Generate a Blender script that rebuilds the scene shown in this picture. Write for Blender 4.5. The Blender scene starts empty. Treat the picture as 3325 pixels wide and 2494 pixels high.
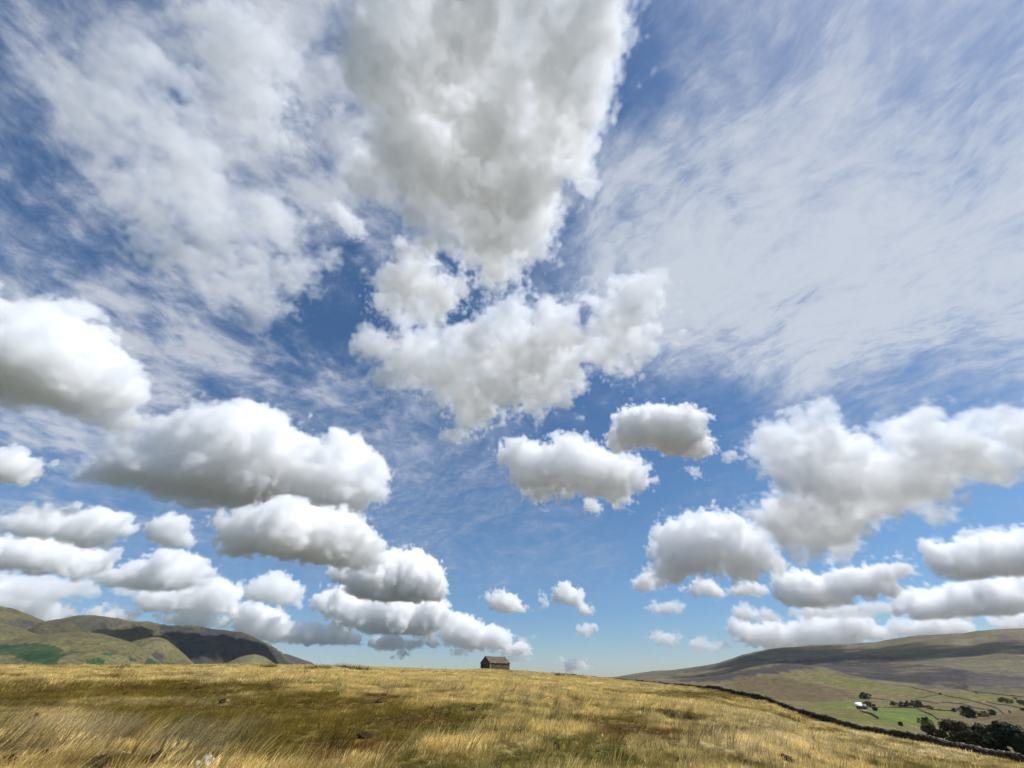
import bpy, math, random, re
import numpy as np
import openvdb
from mathutils import Vector

sc = bpy.context.scene
COL = sc.collection
rad = math.radians

# ------------------------------------------------------------------ camera, sky, sun, exposure
SRC_W, SRC_H = 3325.0, 2494.0
FOC = 1249.0                       # focal length in photograph pixels (ultra wide lens)
PITCH = rad(37.3)
cam = bpy.data.cameras.new('camera')
cam_o = bpy.data.objects.new('camera', cam)
COL.objects.link(cam_o)
cam_o.location = (0, 0, 0)         # the eye is the origin; the ground underfoot lies 1.65 m lower
cam_o.rotation_euler = (math.pi / 2 + PITCH, 0, 0)
cam.sensor_width = 36.0
cam.lens = 36.0 * FOC / SRC_W
sc.cycles.volume_step_rate = 3.0
sc.cycles.volume_max_steps = 256
cam.clip_start = 0.1
cam.clip_end = 200000
sc.camera = cam_o

SUN_AZ, SUN_EL = rad(93), rad(56)
SUN_DIR = Vector((math.sin(SUN_AZ) * math.cos(SUN_EL), math.cos(SUN_AZ) * math.cos(SUN_EL), math.sin(SUN_EL)))
sun = bpy.data.lights.new('sun', 'SUN')
sun.energy = 4.8
sun.angle = rad(0.5)
sun.color = (1.0, 0.982, 0.955)
sun_o = bpy.data.objects.new('sun', sun)
COL.objects.link(sun_o)
sun_o.rotation_euler = SUN_DIR.to_track_quat('Z', 'Y').to_euler()

sc.view_settings.view_transform = 'Standard'
sc.view_settings.look = 'None'
sc.view_settings.gamma = 1.0
sc.view_settings.exposure = 0.0
sc.view_settings.use_curve_mapping = False
sc.cycles.max_bounces = 32
sc.cycles.diffuse_bounces = 3
sc.cycles.volume_bounces = 30
sc.cycles.transparent_max_bounces = 64
sc.cycles.use_denoising = True
sc.cycles.denoising_input_passes = 'RGB_ALBEDO_NORMAL'
sc.cycles.denoising_prefilter = 'FAST'
sc.cycles.use_adaptive_sampling = True
sc.cycles.adaptive_threshold = 0.03

CP, SP = math.cos(PITCH), math.sin(PITCH)


def ray(px, py):
    """Direction from the eye through a point given in photograph pixels."""
    x = (px - SRC_W / 2) / FOC
    y = (SRC_H / 2 - py) / FOC
    v = np.array([x, CP - y * SP, SP + y * CP])
    return v / np.linalg.norm(v)


def azel(px, py):
    v = ray(px, py)
    return math.degrees(math.atan2(v[0], v[1])), math.degrees(math.atan2(v[2], math.hypot(v[0], v[1])))


def project(x, y, z):
    d = y * CP + z * SP
    u = -y * SP + z * CP
    d = np.where(np.abs(d) < 1e-3, 1e-3, d)
    px = SRC_W / 2 + FOC * x / d
    py = SRC_H / 2 - FOC * u / d
    return np.where(d > 0, px, -9e5), np.where(d > 0, py, -9e5)


class Nodes:
    """Small helper for wiring shader nodes."""
    def __init__(self, tree):
        self.t = tree

    def node(self, kind, **kw):
        n = self.t.nodes.new(kind)
        for k, v in kw.items():
            setattr(n, k, v)
        return n

    def put(self, sock, v):
        if isinstance(v, bpy.types.NodeSocket):
            self.t.links.new(v, sock)
        elif v is not None:
            sock.default_value = v

    def m(self, op, a, b=None, c=None, clamp=False):
        n = self.node('ShaderNodeMath', operation=op, use_clamp=clamp)
        self.put(n.inputs[0], a)
        self.put(n.inputs[1], b)
        self.put(n.inputs[2], c)
        return n.outputs[0]

    def vm(self, op, a, b=None):
        n = self.node('ShaderNodeVectorMath', operation=op)
        self.put(n.inputs[0], a)
        self.put(n.inputs[1], b)
        return n.outputs['Value'] if op in ('DOT_PRODUCT', 'LENGTH') else n.outputs[0]

    def smooth(self, v, lo, hi, a=0.0, b=1.0):
        n = self.node('ShaderNodeMapRange', interpolation_type='SMOOTHSTEP')
        self.put(n.inputs[0], v)
        for i, q in zip((1, 2, 3, 4), (lo, hi, a, b)):
            n.inputs[i].default_value = q
        return n.outputs[0]

    def noise(self, vec, scale, detail=4, rough=0.55, dist=0.0):
        n = self.node('ShaderNodeTexNoise')
        self.put(n.inputs['Vector'], vec)
        n.inputs['Scale'].default_value = scale
        n.inputs['Detail'].default_value = detail
        n.inputs['Roughness'].default_value = rough
        n.inputs['Distortion'].default_value = dist
        return n.outputs['Fac']

    def mix(self, f, a, b, blend='MIX'):
        n = self.node('ShaderNodeMix', data_type='RGBA', blend_type=blend)
        self.put(n.inputs[0], f)
        self.put(n.inputs[6], a)
        self.put(n.inputs[7], b)
        return n.outputs[2]

    def comb(self, x, y, z=0.0):
        n = self.node('ShaderNodeCombineXYZ')
        for i, q in enumerate((x, y, z)):
            self.put(n.inputs[i], q)
        return n.outputs[0]


def D(x, y):
    """Pixels of the 2212 px wide view of the photograph -> photograph pixels."""
    return x / 0.66526, y / 0.66526


# world: Nishita sky with a thin, high, broken veil of cirrostratus / altocumulus in front of it
SKY_STRENGTH = 0.105
HAZE = 0.000017
world = bpy.data.worlds.new('World')
sc.world = world
world.use_nodes = True
wt = Nodes(world.node_tree)
bg = world.node_tree.nodes['Background']
bg.inputs['Strength'].default_value = SKY_STRENGTH
sky = wt.node('ShaderNodeTexSky', sky_type='NISHITA', sun_disc=False)
sky.sun_elevation = SUN_EL
sky.sun_rotation = SUN_AZ
sky.altitude = 300
sky.air_density = 1.0
sky.dust_density = 0.25
sky.ozone_density = 3.0
hsv = wt.node('ShaderNodeHueSaturation')
hsv.inputs['Saturation'].default_value = 1.2
hsv.inputs['Value'].default_value = 1.0
HSVIN = hsv.inputs['Color']
tc = wt.node('ShaderNodeTexCoord')
dirn = tc.outputs['Generated']
sep = wt.node('ShaderNodeSeparateXYZ')
wt.put(sep.inputs[0], dirn)
low = wt.smooth(sep.outputs[2], 0.0, 0.30, 1.0, 0.0)
wt.put(HSVIN, wt.mix(1.0, sky.outputs[0], wt.mix(low, (1, 1, 1, 1), (0.71, 0.80, 0.97, 1)), 'MULTIPLY'))
zz = wt.m('ADD', wt.m('MAXIMUM', sep.outputs[2], 0.0), 0.14)
pxn = wt.m('DIVIDE', sep.outputs[0], zz)
pyn = wt.m('DIVIDE', sep.outputs[1], zz)


def along(az):
    a = rad(az)
    u = wt.m('ADD', wt.m('MULTIPLY', pxn, math.sin(a)), wt.m('MULTIPLY', pyn, math.cos(a)))
    v = wt.m('SUBTRACT', wt.m('MULTIPLY', pxn, math.cos(a)), wt.m('MULTIPLY', pyn, math.sin(a)))
    return u, v


def coverage(base, lobes):
    tot = base
    for (x, y, r, wgt) in lobes:
        c = ray(*D(x, y))
        d = wt.vm('DOT_PRODUCT', dirn, tuple(c))
        s = wt.smooth(d, math.cos(rad(r)), math.cos(rad(r * 0.25)), 0.0, wgt)
        tot = wt.m('ADD', s, tot)
    return tot


# right: streaky cirrostratus
def cen(n_, k):
    return wt.m('MULTIPLY', wt.m('SUBTRACT', n_, 0.5), k)


def total(*a):
    t_ = a[0]
    for q_ in a[1:]:
        t_ = wt.m('ADD', t_, q_)
    return t_


u, v = along(-38)
warp = wt.noise(wt.comb(wt.m('MULTIPLY', u, 0.8), wt.m('MULTIPLY', v, 0.8)), 1.4, 3)
v2 = wt.m('ADD', v, wt.m('MULTIPLY', warp, 0.6))
n_big = wt.noise(wt.comb(wt.m('MULTIPLY', u, 0.50), v2, 3.0), 2.0, 5, 0.55)
n_str = wt.noise(wt.comb(wt.m('MULTIPLY', u, 0.34), v2, 7.0), 6.5, 8, 0.66)
n_mot = wt.noise(wt.comb(u, v2, 9.0), 9.0, 5, 0.6)
n_rip = wt.noise(wt.comb(wt.m('MULTIPLY', u, 0.8), v2, 11.0), 26.0, 4, 0.65, 0.4)
cov_r = coverage(0.18, [(2150, 300, 52, 0.46), (1950, 760, 22, 0.20), (1500, 520, 25, 0.34), (1420, 640, 14, 0.18), (1480, 60, 13, -0.40),
                        (1330, 130, 10, -0.4), (2100, 1060, 18, -0.6), (1500, 1040, 18, -0.5), (1000, 1060, 14, 0.05), (1250, 860, 14, -0.35),
                        (200, 300, 40, -0.5), (760, 500, 22, -0.45)])
fr = total(cov_r, cen(n_big, 1.3), cen(n_str, 1.4), cen(n_mot, 1.2), cen(n_rip, 0.9))
a_r = wt.smooth(fr, -0.30, 1.25, 0.0, 0.88)
# left: blotchy altocumulus sheet
u, v = along(22)
wx = wt.noise(wt.comb(u, v, 1.0), 1.6, 3)
wy = wt.noise(wt.comb(u, v, 5.0), 1.9, 3)
uu = wt.m('ADD', wt.m('MULTIPLY', u, 1.0), wt.m('MULTIPLY', wx, 0.22))
vv = wt.m('ADD', v, wt.m('MULTIPLY', wy, 0.22))
l_big = wt.noise(wt.comb(uu, vv, 2.0), 2.6, 4, 0.5)
l_mid = wt.noise(wt.comb(uu, vv, 9.0), 8.0, 7, 0.60)
l_fin = wt.noise(wt.comb(uu, vv, 4.0), 24.0, 5, 0.62)
cov_l = coverage(0.16, [(250, 180, 34, 0.30), (680, 250, 26, 0.30), (130, 560, 22, 0.20), (420, 800, 15, 0.26),
                        (800, 860, 11, 0.26), (720, 640, 11, -0.15), (1150, 980, 18, -0.42), (1250, 1250, 22, -0.35), (700, 640, 9, -0.2), (300, 900, 16, 0.16),
                        (100, 1200, 22, 0.15), (1900, 500, 34, -0.45), (1500, 150, 18, -0.4), (1700, 1100, 26, -0.35)])
fl = total(cov_l, cen(l_big, 1.7), cen(l_mid, 2.4), cen(l_fin, 0.8))
a_l = wt.smooth(fl, 0.0, 1.25, 0.05, 0.85)
fade = wt.smooth(sep.outputs[2], 0.03, 0.30)
a_l = wt.m('MULTIPLY', a_l, fade)
a_r = wt.m('MULTIPLY', a_r, fade)
VEIL = 1.0 / SKY_STRENGTH


def vcol(r_, g_, b_):
    return (r_ * VEIL, g_ * VEIL, b_ * VEIL, 1)


col_l = wt.mix(wt.smooth(fl, 0.15, 1.2), vcol(0.34, 0.41, 0.58), vcol(0.62, 0.655, 0.725))
sun_near = wt.smooth(wt.vm('DOT_PRODUCT', dirn, tuple(SUN_DIR)), 0.55, 0.97)
thick_r = wt.m('ADD', wt.smooth(fr, 0.25, 1.25, 0.0, 0.75), wt.m('MULTIPLY', sun_near, 0.75), clamp=True)
col_r = wt.mix(thick_r, vcol(0.36, 0.43, 0.585), vcol(0.64, 0.69, 0.765))
cl = wt.mix(a_l, hsv.outputs[0], col_l)
cr = wt.mix(a_r, cl, col_r)
wt.put(bg.inputs['Color'], cr)


# ------------------------------------------------------------------ helpers
def vnoise(x, y, seed=0):
    x = np.asarray(x, np.float64)
    y = np.asarray(y, np.float64)
    xi = np.floor(x).astype(np.int64)
    yi = np.floor(y).astype(np.int64)
    fx, fy = x - xi, y - yi
    fx = fx * fx * (3 - 2 * fx)
    fy = fy * fy * (3 - 2 * fy)

    def h(a, b):
        n = (a * 374761393 + b * 668265263 + seed * 974634777) & 0xFFFFFFFF
        n = ((n ^ (n >> 13)) * 1274126177) & 0xFFFFFFFF
        return ((n ^ (n >> 16)) & 0xFFFF) / 65535.0
    return (h(xi, yi) * (1 - fx) + h(xi + 1, yi) * fx) * (1 - fy) + (h(xi, yi + 1) * (1 - fx) + h(xi + 1, yi + 1) * fx) * fy


def fbm(x, y, octaves=4, seed=0, gain=0.5):
    s, a, t = 0.0, 1.0, 0.0
    for k in range(octaves):
        s = s + a * vnoise(x * 2 ** k, y * 2 ** k, seed + k * 17)
        t += a
        a *= gain
    return s / t


def in_poly(px, py, poly):
    res = np.zeros(np.shape(px), bool)
    n = len(poly)
    j = n - 1
    for i in range(n):
        xi, yi = poly[i]
        xj, yj = poly[j]
        c = ((yi > py) != (yj > py)) & (px < (xj - xi) * (py - yi) / ((yj - yi) if yj != yi else 1e-9) + xi)
        res ^= c
        j = i
    return res


def mesh_from(name, verts, faces, mat=None, attrs=None, smooth=False):
    me = bpy.data.meshes.new(name)
    verts = np.asarray(verts, np.float32)
    faces = np.asarray(faces, np.int32)
    k = faces.shape[1]
    me.vertices.add(len(verts))
    me.vertices.foreach_set('co', verts.ravel())
    me.loops.add(faces.size)
    me.loops.foreach_set('vertex_index', np.ascontiguousarray(faces).ravel())
    me.polygons.add(len(faces))
    me.polygons.foreach_set('loop_start', np.arange(0, faces.size, k, dtype=np.int32))
    if smooth:
        me.polygons.foreach_set('use_smooth', np.ones(len(faces), bool))
    me.update(calc_edges=True)
    for an, av in (attrs or {}).items():
        av = np.asarray(av, np.float32)
        if av.ndim == 2 and av.shape[1] == 3:
            av = np.concatenate([av, np.ones((len(av), 1), np.float32)], 1)
            at = me.attributes.new(an, 'FLOAT_COLOR', 'POINT')
            at.data.foreach_set('color', av.ravel())
        else:
            at = me.attributes.new(an, 'FLOAT', 'POINT')
            at.data.foreach_set('value', av.ravel())
    if mat:
        me.materials.append(mat)
    return me


def link(name, data, parent=None, label=None, cat=None, group=None, kind=None):
    o = bpy.data.objects.new(name, data)
    COL.objects.link(o)
    if parent:
        o.parent = parent
    if label:
        o['label'] = label
    if cat:
        o['category'] = cat
    if group:
        o['group'] = group
    if kind:
        o['kind'] = kind
    return o


def grid_faces(nr, nc, wrap=False):
    i = np.arange(nr - 1)[:, None]
    j = np.arange(nc if wrap else nc - 1)[None, :]
    j2 = (j + 1) % nc
    f = np.stack([i * nc + j, i * nc + j2, (i + 1) * nc + j2, (i + 1) * nc + j], -1)
    return f.reshape(-1, 4)


def simple_mat(name, color, rough=0.9, noise_scale=None, amount=0.3, bump=0.0, coords='Object', tint=None, spec=0.2):
    m = bpy.data.materials.new(name)
    m.use_nodes = True
    n = Nodes(m.node_tree)
    b = m.node_tree.nodes['Principled BSDF']
    b.inputs['Roughness'].default_value = rough
    b.inputs['Specular IOR Level'].default_value = spec
    c = (*color, 1)
    if tint:
        at = n.node('ShaderNodeAttribute', attribute_name=tint)
        c = at.outputs['Color']
    if noise_scale:
        t = n.node('ShaderNodeTexCoord')
        f = n.noise(t.outputs[coords], noise_scale, 6, 0.62)
        k = n.smooth(f, 0.28, 0.72, 1 - amount, 1 + amount)
        c = n.mix(1.0, c, n.comb(k, k, k), 'MULTIPLY')
        if bump:
            bp = n.node('ShaderNodeBump')
            bp.inputs['Strength'].default_value = bump
            bp.inputs['Distance'].default_value = 1.0 / noise_scale
            n.put(bp.inputs['Height'], f)
            n.put(b.inputs['Normal'], bp.outputs[0])
    n.put(b.inputs['Base Color'], c)
    return m


# ------------------------------------------------------------------ the lie of the land
def tbl(pts):
    return np.array([p[0] for p in pts], float), np.array([p[1] for p in pts], float)


# the drystone wall that bounds the field: x, y, z of its foot
WALL = np.array([(18.0, 372.0), (36.0, 257.0), (46.0, 194.0), (55.7, 133.0), (60.7, 102.0), (66.0, 69.0), (70.5, 40.0), (74.5, 14.0), (79.0, -16.0), (85.0, -60.0)])
# skyline of the near field as seen (photograph pixels)
SKYLINE = [(-400, 2162), (0, 2160), (450, 2160), (900, 2160), (1200, 2165), (1500, 2175), (1560, 2172), (1660, 2177),
           (1800, 2187), (1950, 2204), (2180, 2225), (2315, 2241), (2480, 2277), (2633, 2331), (2780, 2371), (3000, 2413), (3160, 2448), (3325, 2486)]
_sk = [azel(*p) for p in SKYLINE]
SK_AZ = np.array([-180, -120] + [p[0] for p in _sk] + [60, 75, 90, 105, 140, 180], float)
SK_EL = np.array([0.0, 0.6] + [p[1] for p in _sk] + [-7.4, -8.6, -9.0, -8.0, -2.5, 0.0], float)
waz = np.degrees(np.arctan2(WALL[:, 0], WALL[:, 1]))
wr = np.hypot(WALL[:, 0], WALL[:, 1])
R_AZ = np.concatenate([[-180, -120, -60, -40, -20, -8, -3], waz[1:], [160, 180]])
R_R = np.concatenate([[200, 160, 140, 140, 150, 215, 255], wr[1:], [170, 200]])
_fell = [(1937, 2203), (2002, 2197), (2068, 2186), (2125, 2178), (2176, 2176), (2252, 2166), (2321, 2155), (2364, 2142), (2415, 2124), (2480, 2110),
         (2523, 2103), (2600, 2098), (2633, 2095), (2749, 2091), (2840, 2084), (2905, 2073), (2952, 2065), (3049, 2059), (3132, 2055),
         (3169, 2047), (3234, 2042), (3325, 2040)]
_fe = [azel(*p) for p in _fell]
FE_AZ = np.array([-180, 0, 9] + [p[0] for p in _fe] + [60, 90, 150, 180], float)
FE_EL = np.array([-0.5, -0.5, -0.4] + [p[1] for p in _fe] + [3.4, 2.4, 0.5, -0.5], float)
R_CREST = 3900.0


def ground_polar(az, r):
    """Height of the land at an azimuth (degrees from the view, to the right) and a distance."""
    az = np.asarray(az, float)
    r = np.asarray(r, float)
    x, y = r * np.sin(np.radians(az)), r * np.cos(np.radians(az))
    rr = np.interp(az, R_AZ, R_R)
    zr = rr * np.tan(np.radians(np.interp(az, SK_AZ, SK_EL)))
    t = np.clip(r / rr, 0, 1)
    und = (fbm(x / 9, y / 9, 3, 3) - 0.5) * 0.55 * np.clip(r / 8, 0, 1) + (fbm(x / 32, y / 32, 2, 8) - 0.5) * 1.5 * np.clip(r / 40, 0, 1)
    und = und * np.clip((rr * 1.02 - r) / (rr * 0.25), 0.12, 1)
    zf = -1.65 + (zr + 1.65) * t * (1.13 - 0.13 * t) + und
    # beyond the ridge or the wall: down to the dale, then up the far fell
    zc = R_CREST * np.tan(np.radians(np.interp(az, FE_AZ, FE_EL)))
    d = r - rr
    z1 = zr - 2.5 * np.clip(d / 60, 0, 1) - 0.055 * np.clip(d - 60, 0, 130)
    zv = -37.0
    z1 = z1 - 9.0 * np.clip((az - 36.5) / 4.0, 0, 1) * np.clip((d - 8) / 110, 0, 1)
    s = np.clip((d - 120) / (850 - rr), 0, 1)
    s = s * s * (3 - 2 * s)
    zd = z1 * (1 - s) + zv * s
    q = np.clip((r - 1250) / (R_CREST - 1250), 0, 1)
    zd = zd + (zc - zv) * q ** 1.25 * (1 - 0.10 * np.sin(math.pi * q))
    amp = np.clip((r - 350) / 900, 0, 1)
    zd = zd + amp * ((fbm(x / 420, y / 420, 3, 21) - 0.5) * 16 + (fbm(x / 110, y / 110, 3, 31) - 0.5) * 5) * np.clip((R_CREST - r) / 700, 0.1, 1)
    # a broad tan brow in front of the fell
    zd = zd + 36 * np.exp(-((az - 28.5) / 6.0) ** 2 - ((r - 1950) / 330) ** 2) + 10 * np.exp(-((az - 15) / 5.0) ** 2 - ((r - 2300) / 400) ** 2)
    zd = zd + 14 * np.exp(-((az - 47) / 3.6) ** 2 - ((r - 640) / 90) ** 2)
    back = np.clip((r - R_CREST) / 9000, 0, 1)
    zd = np.where(r > R_CREST, zd * (1 - back) + (-90) * back, zd)
    return np.where(r <= rr, zf, zd)


def ground(x, y):
    return ground_polar(np.degrees(np.arctan2(x, y)), np.hypot(x, y))


def hit(px, py, r0=3.0, r1=6000.0):
    """Where the line of sight through a photograph pixel meets the land."""
    v = ray(px, py)
    h = math.hypot(v[0], v[1])
    rs = np.geomspace(r0, r1, 3000)
    az = math.degrees(math.atan2(v[0], v[1]))
    g = ground_polar(np.full_like(rs, az), rs)
    below = g >= rs * v[2] / h
    k = int(np.argmax(below)) if below.any() else len(rs) - 1
    r = rs[k]
    return np.array([v[0] / h * r, v[1] / h * r, float(g[k])])


def polar_axis(fine, lo, hi):
    a = np.arange(lo, hi + 1e-6, fine)
    b = np.concatenate([np.arange(-180, lo, 2.5), a, np.arange(hi + 2.5, 180, 2.5)])
    return b


# ---- grass colour patches of the near field, in (azimuth, log distance) and by noise
STRAW = np.array((0.64, 0.495, 0.19))
PALE = np.array((0.90, 0.76, 0.44))
OLIVE = np.array((0.240, 0.168, 0.028))
GREEN = np.array((0.21, 0.20, 0.032))
RUST = np.array((0.25, 0.13, 0.032))
PATCH = [  # photograph pixels: x, y, half width, half height, straw, pale, green
    (300, 2175, 500, 22, 0.45, 0.0, 0), (1000, 2190, 500, 22, 0.45, 0.0, 0), (1500, 2215, 450, 35, 0.40, 0.0, 0), (1900, 2260, 300, 60, 0.30, 0, 0),
    (350, 2262, 560, 52, -0.75, 0, -0.15), (950, 2320, 420, 60, -0.60, 0, -0.1), (1550, 2330, 260, 40, -0.35, 0, 0.05), (500, 2335, 480, 40, -0.6, 0, -0.1),
    (150, 2400, 190, 42, 0.15, 0.45, 0), (330, 2395, 110, 38, 0.15, 0.40, 0), (660, 2420, 170, 38, 0.10, 0.32, 0), (1450, 2440, 160, 40, 0.1, 0.2, 0.4),
    (1150, 2400, 260, 45, -0.6, 0, 0.1), (1000, 2460, 250, 40, -0.5, 0, 0.4), (400, 2476, 300, 25, -0.6, 0, 0), (750, 2380, 500, 30, -0.45, 0, 0.1),
    (2450, 2345, 400, 22, 0.5, 0.25, 0), (2700, 2395, 450, 22, 0.5, 0.35, 0), (3000, 2440, 350, 20, 0.5, 0.45, 0), (2200, 2300, 200, 20, 0.4, 0.1, 0), (2400, 2420, 330, 24, 0.35, 0.25, 0),
    (2450, 2378, 330, 14, -0.9, 0, 0.1), (2850, 2408, 260, 14, -0.85, 0, 0.1), (2300, 2258, 260, 13, -0.8, 0, 0.2), (2600, 2335, 160, 13, -0.8, 0, 0.1), (2950, 2440, 200, 12, -0.7, 0, 0.1), (1950, 2390, 240, 28, -0.3, 0, 0.3), (2600, 2470, 500, 22, -0.15, 0.1, 0.2),
    (1950, 2460, 200, 30, -0.3, 0, 0.4)]
_pa = []
for (x, y, a, b, s, p, g) in PATCH:
    _pa.append((x, y, a, b, s, p, g))


def field_tint(x, y, z):
    px, py = project(x, y, z)
    r = np.hypot(x, y)
    az = np.degrees(np.arctan2(x, y))
    lr = np.log(np.maximum(r, 1.0)) * 9.0
    n1 = fbm(az / 5.5, lr / 1.3, 4, 41)
    n2 = fbm(x / 5.0, y / 8.0, 4, 51, 0.6)
    n3 = fbm(x / 1.6, y / 1.6, 3, 61)
    n4 = fbm(x / 14, y / 26, 3, 71)
    jx = (fbm(x / 6, y / 6, 3, 5) - 0.5) * 140
    jy = (fbm(x / 6, y / 6, 3, 6) - 0.5) * 55 * np.where(px > 2000, 0.35, 1.0)
    straw = 0.52 + (n1 - 0.5) * 0.5 + (n2 - 0.5) * 1.15 + (n3 - 0.5) * 0.8 + (n4 - 0.5) * 0.5
    pale = (n2 - 0.56) * 0.8
    green = (n4 - 0.5) * 1.4 + (n3 - 0.5) * 0.6
    for (cx, cy, a, b, s, p, g) in _pa:
        w = np.exp(-(((px + jx - cx) / a) ** 2 + ((py + jy - cy) / b) ** 2))
        straw = straw + s * w
        pale = pale + p * w
        green = green + g * w
    n5 = fbm(x / 2.2, y / 2.2, 6, 131, 0.78)
    straw = straw + (n5 - 0.5) * 2.6
    straw = np.clip((straw - 0.22) / 0.62, 0, 1)[:, None]
    pale = np.clip(pale, 0, 1)[:, None]
    green = np.clip(green, 0, 1)[:, None]
    low = OLIVE * (1 - green) + GREEN * green
    rust = np.clip((fbm(x / 3.5, y / 6, 3, 91) - 0.60) * 6, 0, 0.8)[:, None]
    low = low * (1 - rust) + RUST * rust
    c = low * (1 - straw) + STRAW * straw
    c = c * (1 - pale) + PALE * pale
    return c * (0.55 + 0.9 * np.clip((n5 - 0.28) / 0.44, 0, 1))[:, None]


# ---- the near field
AZ = polar_axis(0.33, -66, 66)
TS = np.concatenate([np.geomspace(0.004, 0.2, 60), np.linspace(0.2075, 1.0, 110), [1.012]])
rrA = np.interp(AZ, R_AZ, R_R)
Rg = TS[:, None] * rrA[None, :]
Ag = np.broadcast_to(AZ[None, :], Rg.shape)
Zg = ground_polar(Ag, np.where(TS[:, None] > 1, Rg, np.minimum(Rg, rrA[None, :] * 0.9999)))
Xg, Yg = Rg * np.sin(np.radians(Ag)), Rg * np.cos(np.radians(Ag))
V = np.stack([Xg, Yg, Zg], -1).reshape(-1, 3)
tint = field_tint(V[:, 0], V[:, 1], V[:, 2]) * 0.62
F = grid_faces(len(TS), len(AZ), True)[:, ::-1]
V = np.concatenate([V, [[0, 0, -1.66]]])
n_in = len(V) - 1
soil = simple_mat('moor_turf', (0.2, 0.15, 0.05), 0.95, 2.2, 0.45, 0.6, 'Object', 'tint')
me = mesh_from('field', V, F, soil, {'tint': np.concatenate([tint, tint[:1]])}, True)
field_o = link('field', me, kind='structure')

# ---- the dale and the far fell
HEATHER_SHADE = np.array((0.058, 0.047, 0.044))  # heather colour; on the right fell it also stands in for cloud shadow
FELL = np.array((0.165, 0.140, 0.074))
TAN = np.array((0.235, 0.185, 0.078))
PAST = np.array((0.160, 0.205, 0.036))
OLV = np.array((0.190, 0.182, 0.046))
BROWN = np.array((0.165, 0.118, 0.050))


def q4(pts):
    return [(x / 2.765 + 2525, y / 2.765 + 1950) for x, y in pts]


def q3(pts):
    return [(x / 2.765 + 1800, y / 2.765 + 1900) for x, y in pts]


def q6(pts):
    return [(x / 3.539 + 2700, y / 3.539 + 2200) for x, y in pts]


VALLEY_AREAS = [
    (q4([(-900, 640), (-300, 660), (0, 640), (250, 625), (450, 640), (700, 700), (1100, 770), (1700, 810), (2300, 850), (2300, 1500), (-900, 1500)]), TAN * 0.92, 0.0),
    (q4([(-400, 700), (0, 690), (300, 740), (500, 780), (640, 830), (700, 880), (400, 910), (0, 890), (-400, 880)]), BROWN, 0.4),
    (q4([(300, 640), (700, 720), (1000, 780), (1500, 850), (1200, 860), (800, 800), (400, 740)]), OLV, 0.3),
    (q4([(1300, 850), (1900, 830), (2300, 900), (2300, 960), (1900, 900), (1500, 880)]), OLV, 0.2),
    (q6([(-300, 300), (0, 270), (250, 285), (300, 330), (330, 380), (540, 480), (900, 560), (900, 620), (1100, 640), (1700, 800), (2300, 930), (2300, 1100), (0, 700), (-300, 420)]), OLV, 0.0),
    (q6([(520, 345), (700, 345), (980, 355), (1100, 410), (1170, 440), (1240, 490), (1180, 530), (960, 550), (800, 560), (640, 530), (540, 475), (430, 410), (430, 380)]), PAST, 0.0),
    (q6([(-100, 290), (120, 272), (260, 285), (270, 330), (180, 350), (60, 330), (-100, 340)]), PAST * 0.95, 0.0),
    (q6([(800, 570), (900, 545), (1050, 535), (1150, 540), (1100, 570), (950, 585)]), TAN, 0.0),
    (q6([(1550, 480), (1700, 450), (1950, 420), (2300, 390), (2300, 600), (2100, 540), (1800, 510)]), BROWN * 1.15, 0.0),
    (q6([(1000, 360), (1500, 385), (1640, 460), (1350, 470), (1200, 440), (1100, 400)]), OLV, 0.0),
    (q4([(450, 620), (560, 565), (850, 552), (1200, 570), (1500, 590), (1750, 640), (1900, 700), (1680, 795), (1400, 765), (1100, 740), (820, 700), (650, 665)]), HEATHER_SHADE, 0.75),  # dark patches: heather and painted cloud shadow in one colour
    (q4([(0, 560), (300, 520), (700, 490), (1200, 497), (1200, 525), (700, 545), (480, 600), (300, 600), (0, 640)]), HEATHER_SHADE * 1.3, 0.5),
    (q3([(1050, 850), (1500, 800), (1800, 745), (2300, 680), (2300, 745), (1900, 800), (1700, 832), (1350, 870), (1180, 860)]), HEATHER_SHADE * 1.3, 0.5),
    (q3([(900, 800), (1250, 740), (1500, 700), (1700, 640), (1900, 650), (1700, 690), (1300, 770)]), HEATHER_SHADE * 1.6, 0.5),
    (q4([(2000, 300), (2300, 420), (2300, 560), (2100, 430), (1960, 330)]), HEATHER_SHADE * 2.0, 0.7),
    (q4([(1700, 640), (2300, 700), (2300, 800), (1700, 760)]), HEATHER_SHADE * 1.7, 0.8),
]
AZ2 = polar_axis(0.22, -20, 62)
rr2 = np.interp(AZ2, R_AZ, R_R)
U = np.concatenate([np.linspace(0, 0.18, 16)[:-1], np.linspace(0.18, 0.72, 210)[:-1], np.linspace(0.72, 1.0, 24)])
start = rr2 * 1.012
Rv = start[None, :] * (42000.0 / start[None, :]) ** U[:, None]
Av = np.broadcast_to(AZ2[None, :], Rv.shape)
Zv = ground_polar(Av, Rv)
Xv, Yv = Rv * np.sin(np.radians(Av)), Rv * np.cos(np.radians(Av))
V = np.stack([Xv, Yv, Zv], -1).reshape(-1, 3)
px, py = project(V[:, 0], V[:, 1], V[:, 2])
x, y = V[:, 0], V[:, 1]
rv = np.hypot(x, y)
st = fbm(x / 60 + y / 300, y / 90, 5, 101, 0.6)
st2 = fbm(x / 22, y / 40, 4, 111, 0.6)
st3 = fbm(x / 300, y / 300, 4, 121)
col = FELL * (0.75 + 0.5 * st3[:, None])
k = np.clip((st - 0.5) * 4.5, 0, 1)[:, None]
col = col * (1 - 0.55 * k) + np.array((0.30, 0.25, 0.135)) * 0.55 * k
k = np.clip((st2 - 0.54) * 5, 0, 1)[:, None]
col = col * (1 - 0.5 * k) + HEATHER_SHADE * 1.5 * 0.5 * k
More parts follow.
